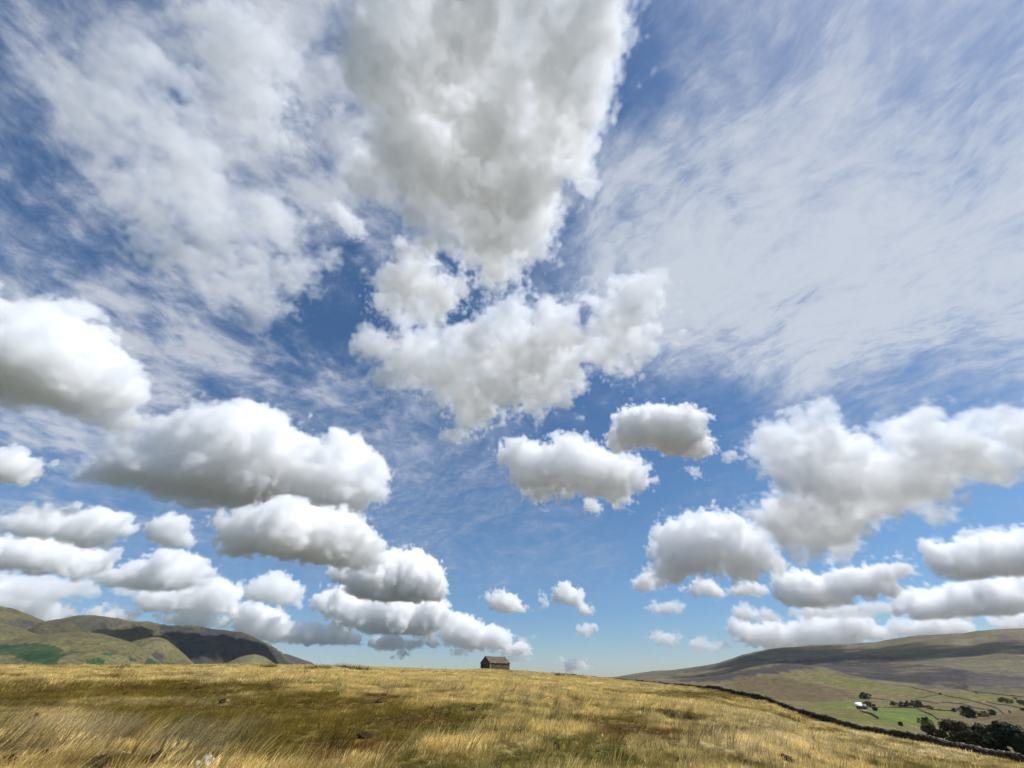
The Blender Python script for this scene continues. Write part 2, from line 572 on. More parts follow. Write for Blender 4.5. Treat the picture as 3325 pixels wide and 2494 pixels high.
jx = (st2 - 0.5) * 60 + (st - 0.5) * 40
jy = (st - 0.5) * 16 + (st2 - 0.5) * 14
for poly, c, mot in VALLEY_AREAS:
    hard = 1.0 if mot > 0 else 0.10
    m = in_poly(px + jx * hard, py + jy * hard, poly).astype(float)
    if mot > 0:
        m = m * (1 - mot * np.clip((st - 0.5) * 6, 0, 1) * 0.9)
    col = col * (1 - m[:, None]) + (c * (0.8 + 0.4 * st2[:, None])) * m[:, None]
col = col * 0.66
az_v = np.degrees(np.arctan2(x, y))
w_o = np.clip(np.maximum((-3 - az_v) / 6, (az_v - 60) / 6), 0, 1)[:, None]          # unseen ground made grey-green to cool the light bounced onto the clouds
col = col * (1 - w_o) + np.array((0.062, 0.072, 0.046)) * (0.7 + 0.6 * st2[:, None]) * w_o
valley_m = simple_mat('dale_turf', (0.2, 0.16, 0.07), 0.95, 0.07, 0.36, 0.5, 'Object', 'tint')
F = grid_faces(len(U), len(AZ2), True)[:, ::-1]
me = mesh_from('valley_ground', V, F, valley_m, {'tint': col}, True)
link('valley_ground', me, kind='structure')


# ---- fells on the left
def q1(pts):
    return [(x / 2.212, y / 2.212 + 1900) for x, y in pts]


fell_m = simple_mat('fell_turf', (0.2, 0.16, 0.07), 0.95, 0.06, 0.38, 0.5, 'Object', 'tint')


def fell(name, sil, R, depth, colour, seed, areas=(), gully=14.0, mottle=0.5, heather=np.array((0.105, 0.092, 0.066))):
    s = [azel(*p) for p in q1(sil)]
    sa, se = tbl(s)
    az = np.arange(sa[0] - 5, sa[-1] + 5, 0.13)
    el = np.interp(az, sa, se)
    out = np.maximum(sa[0] - az, 0) + np.maximum(az - sa[-1], 0)
    el = el - out * 0.9
    ker = np.exp(-np.linspace(-2, 2, 9) ** 2)
    el = np.convolve(np.pad(el, 4, mode='edge'), ker / ker.sum(), 'valid')
    rows = np.concatenate([np.linspace(R - depth, R, 64), np.linspace(R, R + depth * 1.2, 24)[1:]])
    A, Rr = np.meshgrid(az, rows)
    X, Y = Rr * np.sin(np.radians(A)), Rr * np.cos(np.radians(A))
    zc = R * np.tan(np.radians(el))[None, :]
    t = np.clip((Rr - (R - depth)) / depth, 0, 1)
    foot = -75.0
    prof = np.sin(t * math.pi / 2) ** 1.25
    Z = foot + (zc - foot) * prof
    back = np.clip((Rr - R) / (depth * 1.2), 0, 1)
    Z = Z - (zc - foot) * back ** 1.6
    w = np.sin(np.clip(t, 0, 1) * math.pi) ** 0.8 * (Rr < R) + 0.0
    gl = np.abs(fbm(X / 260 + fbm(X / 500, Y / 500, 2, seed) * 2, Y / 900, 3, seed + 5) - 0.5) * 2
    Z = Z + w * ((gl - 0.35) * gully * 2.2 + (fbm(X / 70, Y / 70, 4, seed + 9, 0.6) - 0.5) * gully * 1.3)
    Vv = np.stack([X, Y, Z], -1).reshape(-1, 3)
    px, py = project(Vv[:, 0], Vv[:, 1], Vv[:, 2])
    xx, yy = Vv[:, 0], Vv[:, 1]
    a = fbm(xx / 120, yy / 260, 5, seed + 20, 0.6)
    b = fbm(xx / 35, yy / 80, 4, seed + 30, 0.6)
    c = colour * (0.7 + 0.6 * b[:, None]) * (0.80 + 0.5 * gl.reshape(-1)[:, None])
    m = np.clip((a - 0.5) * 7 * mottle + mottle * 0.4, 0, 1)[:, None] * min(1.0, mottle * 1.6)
    c = c * (1 - m) + heather * (0.8 + 0.5 * b[:, None]) * m
    for poly, cc in areas:
        mm = in_poly(px + (a - 0.5) * 30, py + (b - 0.5) * 14, q1(poly)).astype(float)[:, None] * np.clip(1.25 - b[:, None] * 0.7, 0, 1)
        c = c * (1 - mm) + cc * (0.75 + 0.5 * b[:, None]) * mm
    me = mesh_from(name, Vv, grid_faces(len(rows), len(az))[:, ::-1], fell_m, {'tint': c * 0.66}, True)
    return link(name, me, kind='structure')


TAN_F = np.array((0.200, 0.176, 0.076))
BRACKEN = np.array((0.028, 0.078, 0.028))
fell('hill', [(-700, 120), (-300, 130), (0, 165), (100, 190), (200, 230), (300, 265), (400, 320), (480, 400)], 4300, 1500, TAN_F * 0.9, 200,
     [([(150, 230), (300, 270), (400, 325), (350, 350), (200, 340), (60, 260)], np.array((0.115, 0.100, 0.080)))], 26, 0.5)
fell('hill', [(180, 330), (310, 262), (450, 240), (560, 220), (690, 217), (800, 235), (950, 262), (1090, 270), (1150, 287), (1400, 305), (1640, 325), (1760, 355),
              (1870, 400), (1960, 455), (2010, 500), (2060, 560), (2100, 620)], 3900, 1350, TAN_F * 0.85, 300,
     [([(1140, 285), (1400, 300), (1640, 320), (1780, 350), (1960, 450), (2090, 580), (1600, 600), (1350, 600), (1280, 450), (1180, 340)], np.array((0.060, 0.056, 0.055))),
      ([(480, 250), (700, 225), (900, 270), (800, 300), (760, 340), (560, 300)], np.array((0.110, 0.095, 0.075)))], 40, 0.55)
fell('hill', [(1940, 520), (2000, 490), (2060, 495), (2150, 525), (2230, 555), (2300, 600)], 5600, 1500, HEATHER_SHADE * 1.8, 400, [], 20, 0.4)
fell('hill', [(-600, 210), (-200, 240), (0, 272), (100, 300), (200, 330), (270, 356), (420, 420)], 3300, 900, TAN_F, 500, [], 14, 0.15)
fell('hill', [(-500, 470), (-200, 430), (0, 400), (200, 365), (400, 340), (600, 335), (740, 350), (860, 385), (960, 415), (1060, 480), (1170, 572), (1260, 680)], 2500, 800, TAN_F, 600,
     [([(-300, 440), (0, 430), (250, 415), (410, 440), (470, 465), (440, 500), (540, 490), (440, 520), (400, 600), (280, 560), (150, 520), (0, 500), (-300, 520)], BRACKEN),
      ([(640, 530), (720, 515), (760, 540), (740, 600), (620, 600)], BRACKEN * 1.2),
      ([(520, 470), (640, 480), (560, 490)], BRACKEN * 1.2), ([(740, 485), (850, 495), (800, 510)], BRACKEN * 1.2),
      ([(930, 510), (1000, 540), (940, 545)], BRACKEN * 1.2), ([(1070, 520), (1130, 550), (1190, 600), (1050, 600)], BRACKEN)], 12, 0.08)
fell('hill', [(880, 440), (960, 405), (1060, 385), (1120, 375), (1190, 390), (1260, 440), (1340, 510), (1400, 570), (1480, 660)], 2900, 800, TAN_F, 700,
     [([(1080, 480), (1180, 490), (1180, 560), (1120, 540)], HEATHER_SHADE * 1.6), ([(980, 440), (1080, 520), (1150, 600), (1000, 500)], HEATHER_SHADE * 1.4)], 14, 0.1)
fell('hill', [(1520, 620), (1600, 570), (1720, 515), (1830, 495), (1900, 515), (1980, 570), (2050, 640)], 3100, 700, TAN_F * 1.2, 800, [], 10, 0.05)

# ------------------------------------------------------------------ the field barn
def quad_mb():
    return {'v': [], 'f': []}


def add_hexa(mb, P):
    """Eight corners: bottom four then top four, both counter-clockwise from above."""
    k = len(mb['v'])
    mb['v'] += [tuple(p) for p in P]
    mb['f'] += [(k, k + 3, k + 2, k + 1), (k + 4, k + 5, k + 6, k + 7), (k, k + 1, k + 5, k + 4), (k + 1, k + 2, k + 6, k + 5), (k + 2, k + 3, k + 7, k + 6), (k + 3, k, k + 4, k + 7)]


def mb_obj(mb, name, mat, parent=None, **kw):
    return link(name, mesh_from(name, mb['v'], mb['f'], mat), parent, **kw)


def box(mb, c, ax, ay, az, jit=0.0, rng=None):
    c, ax, ay, az = map(lambda q: np.asarray(q, float), (c, ax, ay, az))
    P = []
    for sz in (-1, 1):
        for sx, sy in ((-1, -1), (1, -1), (1, 1), (-1, 1)):
            p = c + sx * ax + sy * ay + sz * az
            if jit:
                p = p + rng.uniform(-jit, jit, 3)
            P.append(p)
    add_hexa(mb, P)


def stone_mat(name, a, b, scale, mortar=(0.02, 0.018, 0.016)):
    m = bpy.data.materials.new(name)
    m.use_nodes = True
    n = Nodes(m.node_tree)
    bs = m.node_tree.nodes['Principled BSDF']
    bs.inputs['Roughness'].default_value = 0.9
    bs.inputs['Specular IOR Level'].default_value = 0.2
    geo = n.node('ShaderNodeNewGeometry')
    t = n.node('ShaderNodeTexCoord')
    isl = geo.outputs['Random Per Island']
    f = n.noise(t.outputs['Object'], scale, 5, 0.65)
    c = n.mix(isl, (*a, 1), (*b, 1))
    k = n.smooth(f, 0.3, 0.7, 0.55, 1.35)
    c = n.mix(1.0, c, n.comb(k, k, k), 'MULTIPLY')
    n.put(bs.inputs['Base Color'], c)
    return m


rngb = np.random.default_rng(5)
barn_stone = stone_mat('barn_stone', (0.05, 0.033, 0.024), (0.24, 0.18, 0.135), 1.6)
barn_slate = stone_mat('barn_stone_slates', (0.10, 0.078, 0.05), (0.23, 0.185, 0.12), 1.2)
dark_in = simple_mat('barn_shadow_gap', (0.02, 0.017, 0.015), 0.95)
bc = hit(1591, 2169)
b0 = bc / np.hypot(bc[0], bc[1])
az_b, el_b = azel(1591, 2171)
RB = 250.0
corner = np.array([RB * math.sin(rad(az_b)), RB * math.cos(rad(az_b)), 0.0])
corner[2] = RB * math.tan(rad(el_b)) - 0.3
dS = np.array([0.77, 0.64, 0.0]); dS /= np.linalg.norm(dS)         # along the lit long side
dG = np.array([-0.64, 0.77, 0.0]); dG /= np.linalg.norm(dG)        # along the dark gable
LB, WB, HE, HR = 13.2, 8.4, 2.75, 5.55
up = np.array([0, 0, 1.0])
barn = link('field_barn', None, None, 'old stone field barn with a stone slate roof alone on the skyline', 'barn')
barn.location = corner


def bp(s, g, z):
    return dS * s + dG * g + up * z


# core walls (rubble stones are laid proud of them)
mbw = quad_mb()
for (s0, s1, g0, g1) in ((0.12, LB - 0.12, 0.12, 0.6), (0.12, LB - 0.12, WB - 0.6, WB - 0.12), (0.12, 0.6, 0.6, WB - 0.6), (LB - 0.6, LB - 0.12, 0.6, WB - 0.6)):
    add_hexa(mbw, [bp(s0, g0, -2), bp(s1, g0, -2), bp(s1, g1, -2), bp(s0, g1, -2), bp(s0, g0, HE), bp(s1, g0, HE), bp(s1, g1, HE), bp(s0, g1, HE)])
for s0, s1 in ((0.12, 0.6), (LB - 0.6, LB - 0.12)):                   # gable triangles
    k = len(mbw['v'])
    mbw['v'] += [tuple(bp(s0, 0.2, HE)), tuple(bp(s0, WB - 0.2, HE)), tuple(bp(s0, WB / 2, HR - 0.15)), tuple(bp(s1, 0.2, HE)), tuple(bp(s1, WB - 0.2, HE)), tuple(bp(s1, WB / 2, HR - 0.15))]
    mbw['f'] += [(k, k + 2, k + 1, k + 1), (k + 3, k + 4, k + 5, k + 5)]
mbw['f'] = [f for f in mbw['f'] if len(set(f)) == 4]
mb_obj(mbw, 'wall', dark_in, barn)
# rubble facing, one joined part
st_ = quad_mb()


def rubble(org, u, nrm, length, height_fn, hstep=0.26):
    z = -1.2
    while z < HR:
        hh = hstep * rngb.uniform(0.8, 1.25)
        s = rngb.uniform(-0.3, 0)
        while s < length:
            ww = rngb.uniform(0.28, 0.75)
            c0 = max(0, s)
            c1 = min(length, s + ww)
            if c1 - c0 > 0.1 and z + hh * 0.5 < height_fn((c0 + c1) / 2):
                pr = rngb.uniform(0.02, 0.10)
                box(st_, org + u * (c0 + c1) / 2 + up * (z + hh / 2) - nrm * (0.12 - pr), u * ((c1 - c0) / 2 - 0.015), nrm * 0.12, up * (hh / 2 - 0.015), 0.018, rngb)
            s += ww
        z += hh


nS, nG = -dG, -dS
rubble(bp(0, 0.0, 0), dS, nS, LB, lambda s: HE + 0.05)
rubble(bp(0, 0.0, 0), dG, nG, WB, lambda g: HE + (HR - HE) * (1 - abs(g - WB / 2) / (WB / 2)) - 0.12)
rubble(bp(LB, 0.0, 0), dG, dS, WB, lambda g: HE + (HR - HE) * (1 - abs(g - WB / 2) / (WB / 2)) - 0.12)
rubble(bp(0, WB, 0), dS, dG, LB, lambda s: HE + 0.05)
o = mb_obj(st_, 'wall_stone', barn_stone, barn)
o['kind'] = 'stuff'
# quoins at the lit corner
qn = quad_mb()
z = -1.0
k = 0
while z < HE - 0.1:
    a = 0.55 if k % 2 else 0.32
    box(qn, bp(a / 2 - 0.11, 0.12, z + 0.17), dS * (a / 2 + 0.12), dG * 0.26, up * 0.16, 0.012, rngb)
    z += 0.34
    k += 1
mb_obj(qn, 'corner_stone', simple_mat('pale_quoin', (0.27, 0.225, 0.18), 0.9, 2.0, 0.25), barn)['kind'] = 'stuff'
# roof: stone slates in diminishing courses
rf = quad_mb()
for side in (0, 1):
    run = math.hypot(WB / 2 + 0.35, HR - HE + 0.2)
    g_e, z_e = (-0.35, HE - 0.10) if side == 0 else (WB + 0.35, HE - 0.10)
    g_r, z_r = WB / 2, HR + 0.12
    dv = bp(0, g_r - g_e, z_r - z_e)
    ln = np.linalg.norm(dv)
    dv = dv / ln
    nrm = np.cross(dS, dv)
    if nrm[2] < 0:
        nrm = -nrm
    p, c = 0.0, 0
    while p < ln - 0.05:
        hgt = 0.62 - 0.30 * p / ln
        s = -0.3 + rngb.uniform(-0.4, 0)
        while s < LB + 0.3:
            ww = rngb.uniform(0.38, 0.8)
            c0, c1 = max(s, -0.3), min(s + ww, LB + 0.3)
            if c1 - c0 > 0.08:
                hh = min(hgt * 1.18, ln - p)
                sag = -0.10 * math.sin(math.pi * (c0 + 0.3) / (LB + 0.6))
                cen = bp((c0 + c1) / 2, g_e, z_e) + dv * (p + hh / 2) + nrm * (0.03 + rngb.uniform(0, 0.02)) + up * sag
                tl = (dv * 1.0 - nrm * 0.05)
                box(rf, cen, dS * ((c1 - c0) / 2 - 0.008), tl * hh / 2, nrm * 0.025, 0.012, rngb)
            s += ww
        p += hgt
        c += 1
roof = mb_obj(rf, 'roof_slate', barn_slate, barn)
roof['kind'] = 'stuff'
rd = quad_mb()
s = -0.3
while s < LB + 0.25:
    ww = min(rngb.uniform(0.5, 0.7), LB + 0.3 - s)
    box(rd, bp(s + ww / 2, WB / 2, HR + 0.14 - 0.10 * math.sin(math.pi * (s + 0.3) / (LB + 0.6))), dS * (ww / 2 - 0.01), dG * 0.2, up * 0.07, 0.015, rngb)
    s += ww
mb_obj(rd, 'roof_ridge', barn_slate, barn)
ev = quad_mb()
for g in (-0.12, WB + 0.12):
    box(ev, bp(LB / 2, g, HE - 0.13), dS * (LB / 2 + 0.2), dG * 0.12, up * 0.07)
mb_obj(ev, 'eaves_board', dark_in, barn)

# ------------------------------------------------------------------ the drystone wall across the field
rw = np.random.default_rng(11)
wall_stone = stone_mat('drystone', (0.018, 0.015, 0.013), (0.085, 0.072, 0.06), 3.0)  # shade on the wall faces put into the colour, hence near black
cope_stone = stone_mat('drystone_cope_lit', (0.03, 0.027, 0.023), (0.26, 0.235, 0.20), 3.0)  # paler than the faces: sunlight on the tops painted in


def wall_path(P, step):
    P = np.asarray(P, float)
    seg = np.hypot(*np.diff(P[:, :2], axis=0).T)
    L = np.concatenate([[0], np.cumsum(seg)])
    t = np.arange(0, L[-1], step)
    # gentle corners
    x = np.interp(t, L, P[:, 0])
    y = np.interp(t, L, P[:, 1])
    k = max(3, int(14 / step)) | 1
    ker = np.hanning(k + 2)[1:-1]
    ker /= ker.sum()
    pad = k // 2
    xs = np.convolve(np.pad(x, pad, mode='reflect', reflect_type='odd'), ker, 'valid')
    ys = np.convolve(np.pad(y, pad, mode='reflect', reflect_type='odd'), ker, 'valid')
    return np.stack([xs, ys], 1), t


pts, tt = wall_path(WALL[:8, :2], 0.25)


def at(t):
    x = np.interp(t, tt, pts[:, 0])
    y = np.interp(t, tt, pts[:, 1])
    return np.array([x, y])


def near_ground(p):
    a = math.degrees(math.atan2(p[0], p[1]))
    r = math.hypot(p[0], p[1])
    rr = np.interp(a, R_AZ, R_R)
    return float(ground_polar(a, min(r, rr * 0.999)))


def wall_k(p):
    a_ = math.degrees(math.atan2(p[0], p[1]))
    k_ = min(1.0, max(0.0, (a_ - 17.0) / 8.0))
    return 0.36 + 0.38 * k_ * k_ * (3 - 2 * k_)


dwall = link('drystone_wall', None, None, 'long dark drystone wall running down the right edge of the field', 'stone wall')
ws, wc, wh = quad_mb(), quad_mb(), quad_mb()
Lw = tt[-1]
t = 0.0
prev = None
while t < Lw - 1.0:                                                   # inner hearting
    a, b = at(t), at(t + 1.0)
    u = (b - a) / np.linalg.norm(b - a)
    nn = np.array([-u[1], u[0]])
    za, zb = near_ground(a) - 0.8, near_ground(b) - 0.8
    P = [(*(a + nn * 0.26), za), (*(a - nn * 0.26), za), (*(b - nn * 0.26), zb), (*(b + nn * 0.26), zb)]
    Q = [(*(a + nn * 0.15), za + 0.7 + 1.15 * wall_k(a)), (*(a - nn * 0.15), za + 0.7 + 1.15 * wall_k(a)), (*(b - nn * 0.15), zb + 0.7 + 1.15 * wall_k(b)), (*(b + nn * 0.15), zb + 0.7 + 1.15 * wall_k(b))]
    add_hexa(wh, P + Q)
    t += 1.0
mb_obj(wh, 'hearting', dark_in, dwall)
for face in (-1, 1):
    for row in range(6):
        t = rw.uniform(0, 0.3)
        while t < Lw - 0.8:
            p = at(t)
            far = math.hypot(p[0], p[1]) > 170
            ww = rw.uniform(0.25, 0.6) * (1.8 if far else 1.0)
            q = at(t + 0.4)
            u = (q - p) / np.linalg.norm(q - p)
            nn = np.array([-u[1], u[0]]) * face
            hh = 0.215 * wall_k(p)
            zz_ = near_ground(p) + row * hh - 0.12 + 0.10 * math.sin(t * 0.37) + 0.07 * math.sin(t * 1.3)
            dep = 0.33 - row * 0.025 + rw.uniform(-0.035, 0.045)
            c = np.array([*(p + nn * (dep - 0.1)), zz_ + hh / 2])
            u3, n3 = np.array([*u, 0]), np.array([*nn, 0])
            if rw.random() > 0.02:
                box(ws, c, u3 * (ww / 2 - 0.012), n3 * 0.13, up * (hh / 2 * rw.uniform(0.86, 1.0)), 0.03, rw)
            t += ww
ob = mb_obj(ws, 'wall_stone', wall_stone, dwall)
ob['kind'] = 'stuff'
t = 0.0
while t < Lw - 0.8:
    p, q = at(t), at(t + 0.4)
    u = (q - p) / np.linalg.norm(q - p)
    nn = np.array([-u[1], u[0], 0])
    u3 = np.array([*u, 0])
    ww = rw.uniform(0.13, 0.30)
    if rw.random() > 0.05:
        hh = rw.uniform(0.15, 0.33)
        lean = rw.uniform(-0.25, 0.45)
        z0 = near_ground(p) - 0.12 + 1.24 * wall_k(p) + 0.10 * math.sin(t * 0.37) + 0.07 * math.sin(t * 1.3)
        box(wc, np.array([*p, z0 + hh / 2]), u3 * ww / 2, nn * rw.uniform(0.16, 0.27), (up + u3 * lean) * hh / 2, 0.035, rw)
    t += ww * 1.12
ob = mb_obj(wc, 'cope_stone', cope_stone, dwall)
ob['kind'] = 'stuff'

# ------------------------------------------------------------------ field walls in the dale
field_wall_m = stone_mat('dale_wall_stone', (0.045, 0.04, 0.03), (0.13, 0.115, 0.085), 0.4)


def dale_wall(label, crop, hgt=1.25, wid=0.7):
    W = [hit(x, y, 200.0) for x, y in q6(crop)]
    mb = quad_mb()
    r_ = np.random.default_rng(int(abs(W[0][0]) * 7) + 3)
    for a, b in zip(W[:-1], W[1:]):
        L = math.hypot(b[0] - a[0], b[1] - a[1])
        n = max(1, int(L / 4.0))
        for k in range(n):
            p = a[:2] + (b[:2] - a[:2]) * (k / n)
            q = a[:2] + (b[:2] - a[:2]) * ((k + 1) / n)
            u = (q - p) / np.linalg.norm(q - p)
            nn = np.array([-u[1], u[0]]) * wid / 2
            zp, zq = float(ground(p[0], p[1])), float(ground(q[0], q[1]))
            h1 = hgt * r_.uniform(0.65, 1.15)
            P = [(*(p + nn), zp - 1), (*(p - nn), zp - 1), (*(q - nn), zq - 1), (*(q + nn), zq - 1)]
            nn = nn * 0.6
            Q = [(*(p + nn), zp + h1), (*(p - nn), zp + h1), (*(q - nn), zq + h1), (*(q + nn), zq + h1)]
            add_hexa(mb, P + Q)
    o = link('field_wall', mesh_from('field_wall', mb['v'], mb['f'], field_wall_m), None, label, 'field wall', 'walls dividing the fields of the dale')
    return o


for lab, pts_ in (
        ('short stone wall running down from the white-roofed farmhouse', [(330, 372), (430, 420), (540, 475)]),
        ('stone wall along the far edge of the bright green pasture', [(520, 347), (700, 347), (980, 357)]),
        ('stone wall curving down the right edge of the bright green pasture', [(980, 357), (1100, 412), (1170, 442), (1240, 492)]),
        ('stone wall behind the lone tree clump above the farmhouse', [(430, 237), (560, 252), (690, 268)]),
        ('stone wall above the row of dark trees', [(980, 262), (1100, 280), (1230, 300)]),
        ('crooked stone wall climbing from the row of trees to a lone bush', [(940, 250), (1100, 225), (1240, 195)]),
        ('long stone wall running right from the lone bush across the tan fields', [(1240, 195), (1500, 245), (1700, 292), (1900, 350), (2065, 405)]),
        ('stone wall between the low hedge and the windswept tree', [(1150, 372), (1270, 382), (1380, 388)]),
        ('stone wall through the tan field above the windswept tree', [(1260, 288), (1500, 302), (1640, 352), (1760, 372)]),
        ('stone wall slanting to the right edge below the distant copse', [(1780, 280), (1990, 318), (2190, 357)]),
        ('faint stone wall high on the tan brow', [(900, 108), (1080, 150), (1240, 195)]),
        ('stone wall at the foot of the heather slope', [(1500, 140), (1800, 182), (2000, 205), (2250, 235)])):
    dale_wall(lab, pts_)

# ------------------------------------------------------------------ the farm
fh = hit(2795, 2303, 200.0)
az_f = math.atan2(fh[0], fh[1])
Rf = math.hypot(fh[0], fh[1])
fu = np.array([math.cos(az_f), -math.sin(az_f), 0.0])                 # to the right as seen
fv = np.array([math.sin(az_f), math.cos(az_f), 0.0])                  # away
kf = Rf / 1990.0                                                      # metres per photograph pixel there
farm = link('farmhouse', None, None, 'low stone farmhouse with a bright white roof in the green dale', 'farmhouse')
farm.location = tuple(fh)
fm_wall = simple_mat('farm_stone', (0.10, 0.085, 0.07), 0.9, 0.6, 0.3)
fm_white = simple_mat('farm_roof_white', (0.80, 0.80, 0.78), 0.5, 0.5, 0.06)
fm_slate = simple_mat('farm_roof_slate', (0.20, 0.19, 0.18), 0.8, 0.5, 0.2)
fm_dark = simple_mat('farm_glass', (0.02, 0.022, 0.025), 0.2)


def fp(s, g, z):
    return fu * s + fv * g + up * z


def house(s0, s1, g0, g1, he, hr, wm, rm):
    mb = quad_mb()
    add_hexa(mb, [fp(s0, g0, -1.5), fp(s1, g0, -1.5), fp(s1, g1, -1.5), fp(s0, g1, -1.5), fp(s0, g0, he), fp(s1, g0, he), fp(s1, g1, he), fp(s0, g1, he)])
    gm = (g0 + g1) / 2
    for s in (s0, s1 - 0.3):
        add_hexa(mb, [fp(s, g0, he), fp(s + 0.3, g0, he), fp(s + 0.3, g1, he), fp(s, g1, he), fp(s, gm - 0.05, hr), fp(s + 0.3, gm - 0.05, hr), fp(s + 0.3, gm + 0.05, hr), fp(s, gm + 0.05, hr)])
    mb_obj(mb, 'wall', wm, farm)
    rb = quad_mb()
    for g_e, sg in ((g0 - 0.3, -1), (g1 + 0.3, 1)):
        P = [fp(s0 - 0.25, g_e, he - 0.12), fp(s1 + 0.25, g_e, he - 0.12), fp(s1 + 0.25, gm + 0.0, hr + 0.05), fp(s0 - 0.25, gm + 0.0, hr + 0.05)]
        if sg > 0:
            P = [P[1], P[0], P[3], P[2]]
        add_hexa(rb, [p - up * 0.0 for p in P] + [p + up * 0.18 for p in P])
    return mb_obj(rb, 'roof', rm, farm)


w1 = 18 * kf
rfo = house(-w1 * 0.55, w1 * 0.45, 0, 8.0, 3.6, 7.2, fm_wall, fm_white)
house(w1 * 0.45 + 0.02, w1 * 1.05, 1.0, 7.5, 3.0, 5.4, fm_wall, fm_slate)
ch = quad_mb()
add_hexa(ch, [fp(-w1 * 0.5 + a, 4 + b, z) for z in (6.6, 8.4) for a, b in ((-0.4, -0.4), (0.4, -0.4), (0.4, 0.4), (-0.4, 0.4))])
mb_obj(ch, 'chimney', fm_wall, rfo)
for k, s in enumerate((-w1 * 0.40, -w1 * 0.1, w1 * 0.2, w1 * 0.7)):
    mb = quad_mb()
    add_hexa(mb, [fp(s + a, b, z) for z in (1.4, 2.6) for a, b in ((-0.5, -0.06 + (k == 3)), (0.5, -0.06 + (k == 3)), (0.5, 0.1 + (k == 3)), (-0.5, 0.1 + (k == 3)))])
    mb_obj(mb, 'window', fm_dark, farm)
tr = []
for x, y in q6([(175, 352), (230, 349), (290, 353), (335, 366), (360, 378), (420, 381)]):
    tr.append(hit(x, y, 200.0))
tv, tf = [], []
for i, p in enumerate(tr):
    for sgn in (-1, 1):
        a = p + fv * sgn * 9.0
        tv.append((a[0], a[1], float(ground(a[0], a[1])) + 0.12))
for i in range(len(tr) - 1):
    tf.append((2 * i, 2 * i + 2, 2 * i + 3, 2 * i + 1))
link('farm_track', mesh_from('farm_track', tv, tf, simple_mat('pale_track', (0.34, 0.29, 0.20), 0.95, 0.3, 0.2)), kind='structure')

# ------------------------------------------------------------------ trees
def leaf_mat(name, a, b):
    m = bpy.data.materials.new(name)
    m.use_nodes = True
    n = Nodes(m.node_tree)
    bs = m.node_tree.nodes['Principled BSDF']
    bs.inputs['Roughness'].default_value = 0.7
    bs.inputs['Specular IOR Level'].default_value = 0.15
    geo = n.node('ShaderNodeNewGeometry')
    t = n.node('ShaderNodeTexCoord')
    f = n.noise(t.outputs['Object'], 0.35, 3)
    c = n.mix(geo.outputs['Random Per Island'], (*a, 1), (*b, 1))
    k = n.smooth(f, 0.3, 0.7, 0.7, 1.3)
    n.put(bs.inputs['Base Color'], n.mix(1.0, c, n.comb(k, k, k), 'MULTIPLY'))
    return m


leaf_dark = leaf_mat('dark_leaves', (0.009, 0.017, 0.007), (0.024, 0.038, 0.012))
leaf_rust = leaf_mat('turning_leaves', (0.020, 0.019, 0.006), (0.058, 0.044, 0.012))
leaf_green = leaf_mat('green_leaves', (0.022, 0.042, 0.012), (0.05, 0.085, 0.022))
bark = simple_mat('bark', (0.05, 0.04, 0.03), 0.95, 2.0, 0.3)


def tube(mb, P, R, n=6):
    P = [np.asarray(p, float) for p in P]
    k0 = len(mb['v'])
    for i, (p, r) in enumerate(zip(P, R)):
        d = P[min(i + 1, len(P) - 1)] - P[max(i - 1, 0)]
        d = d / np.linalg.norm(d)
        a = np.cross(d, (0.3, 0.9, 0.1))
        a /= np.linalg.norm(a)
        b = np.cross(d, a)
        for j in range(n):
            w = 2 * math.pi * j / n
            mb['v'].append(tuple(p + (a * math.cos(w) + b * math.sin(w)) * r))
    for i in range(len(P) - 1):
        for j in range(n):
            mb['f'].append((k0 + i * n + j, k0 + i * n + (j + 1) % n, k0 + (i + 1) * n + (j + 1) % n, k0 + (i + 1) * n + j))


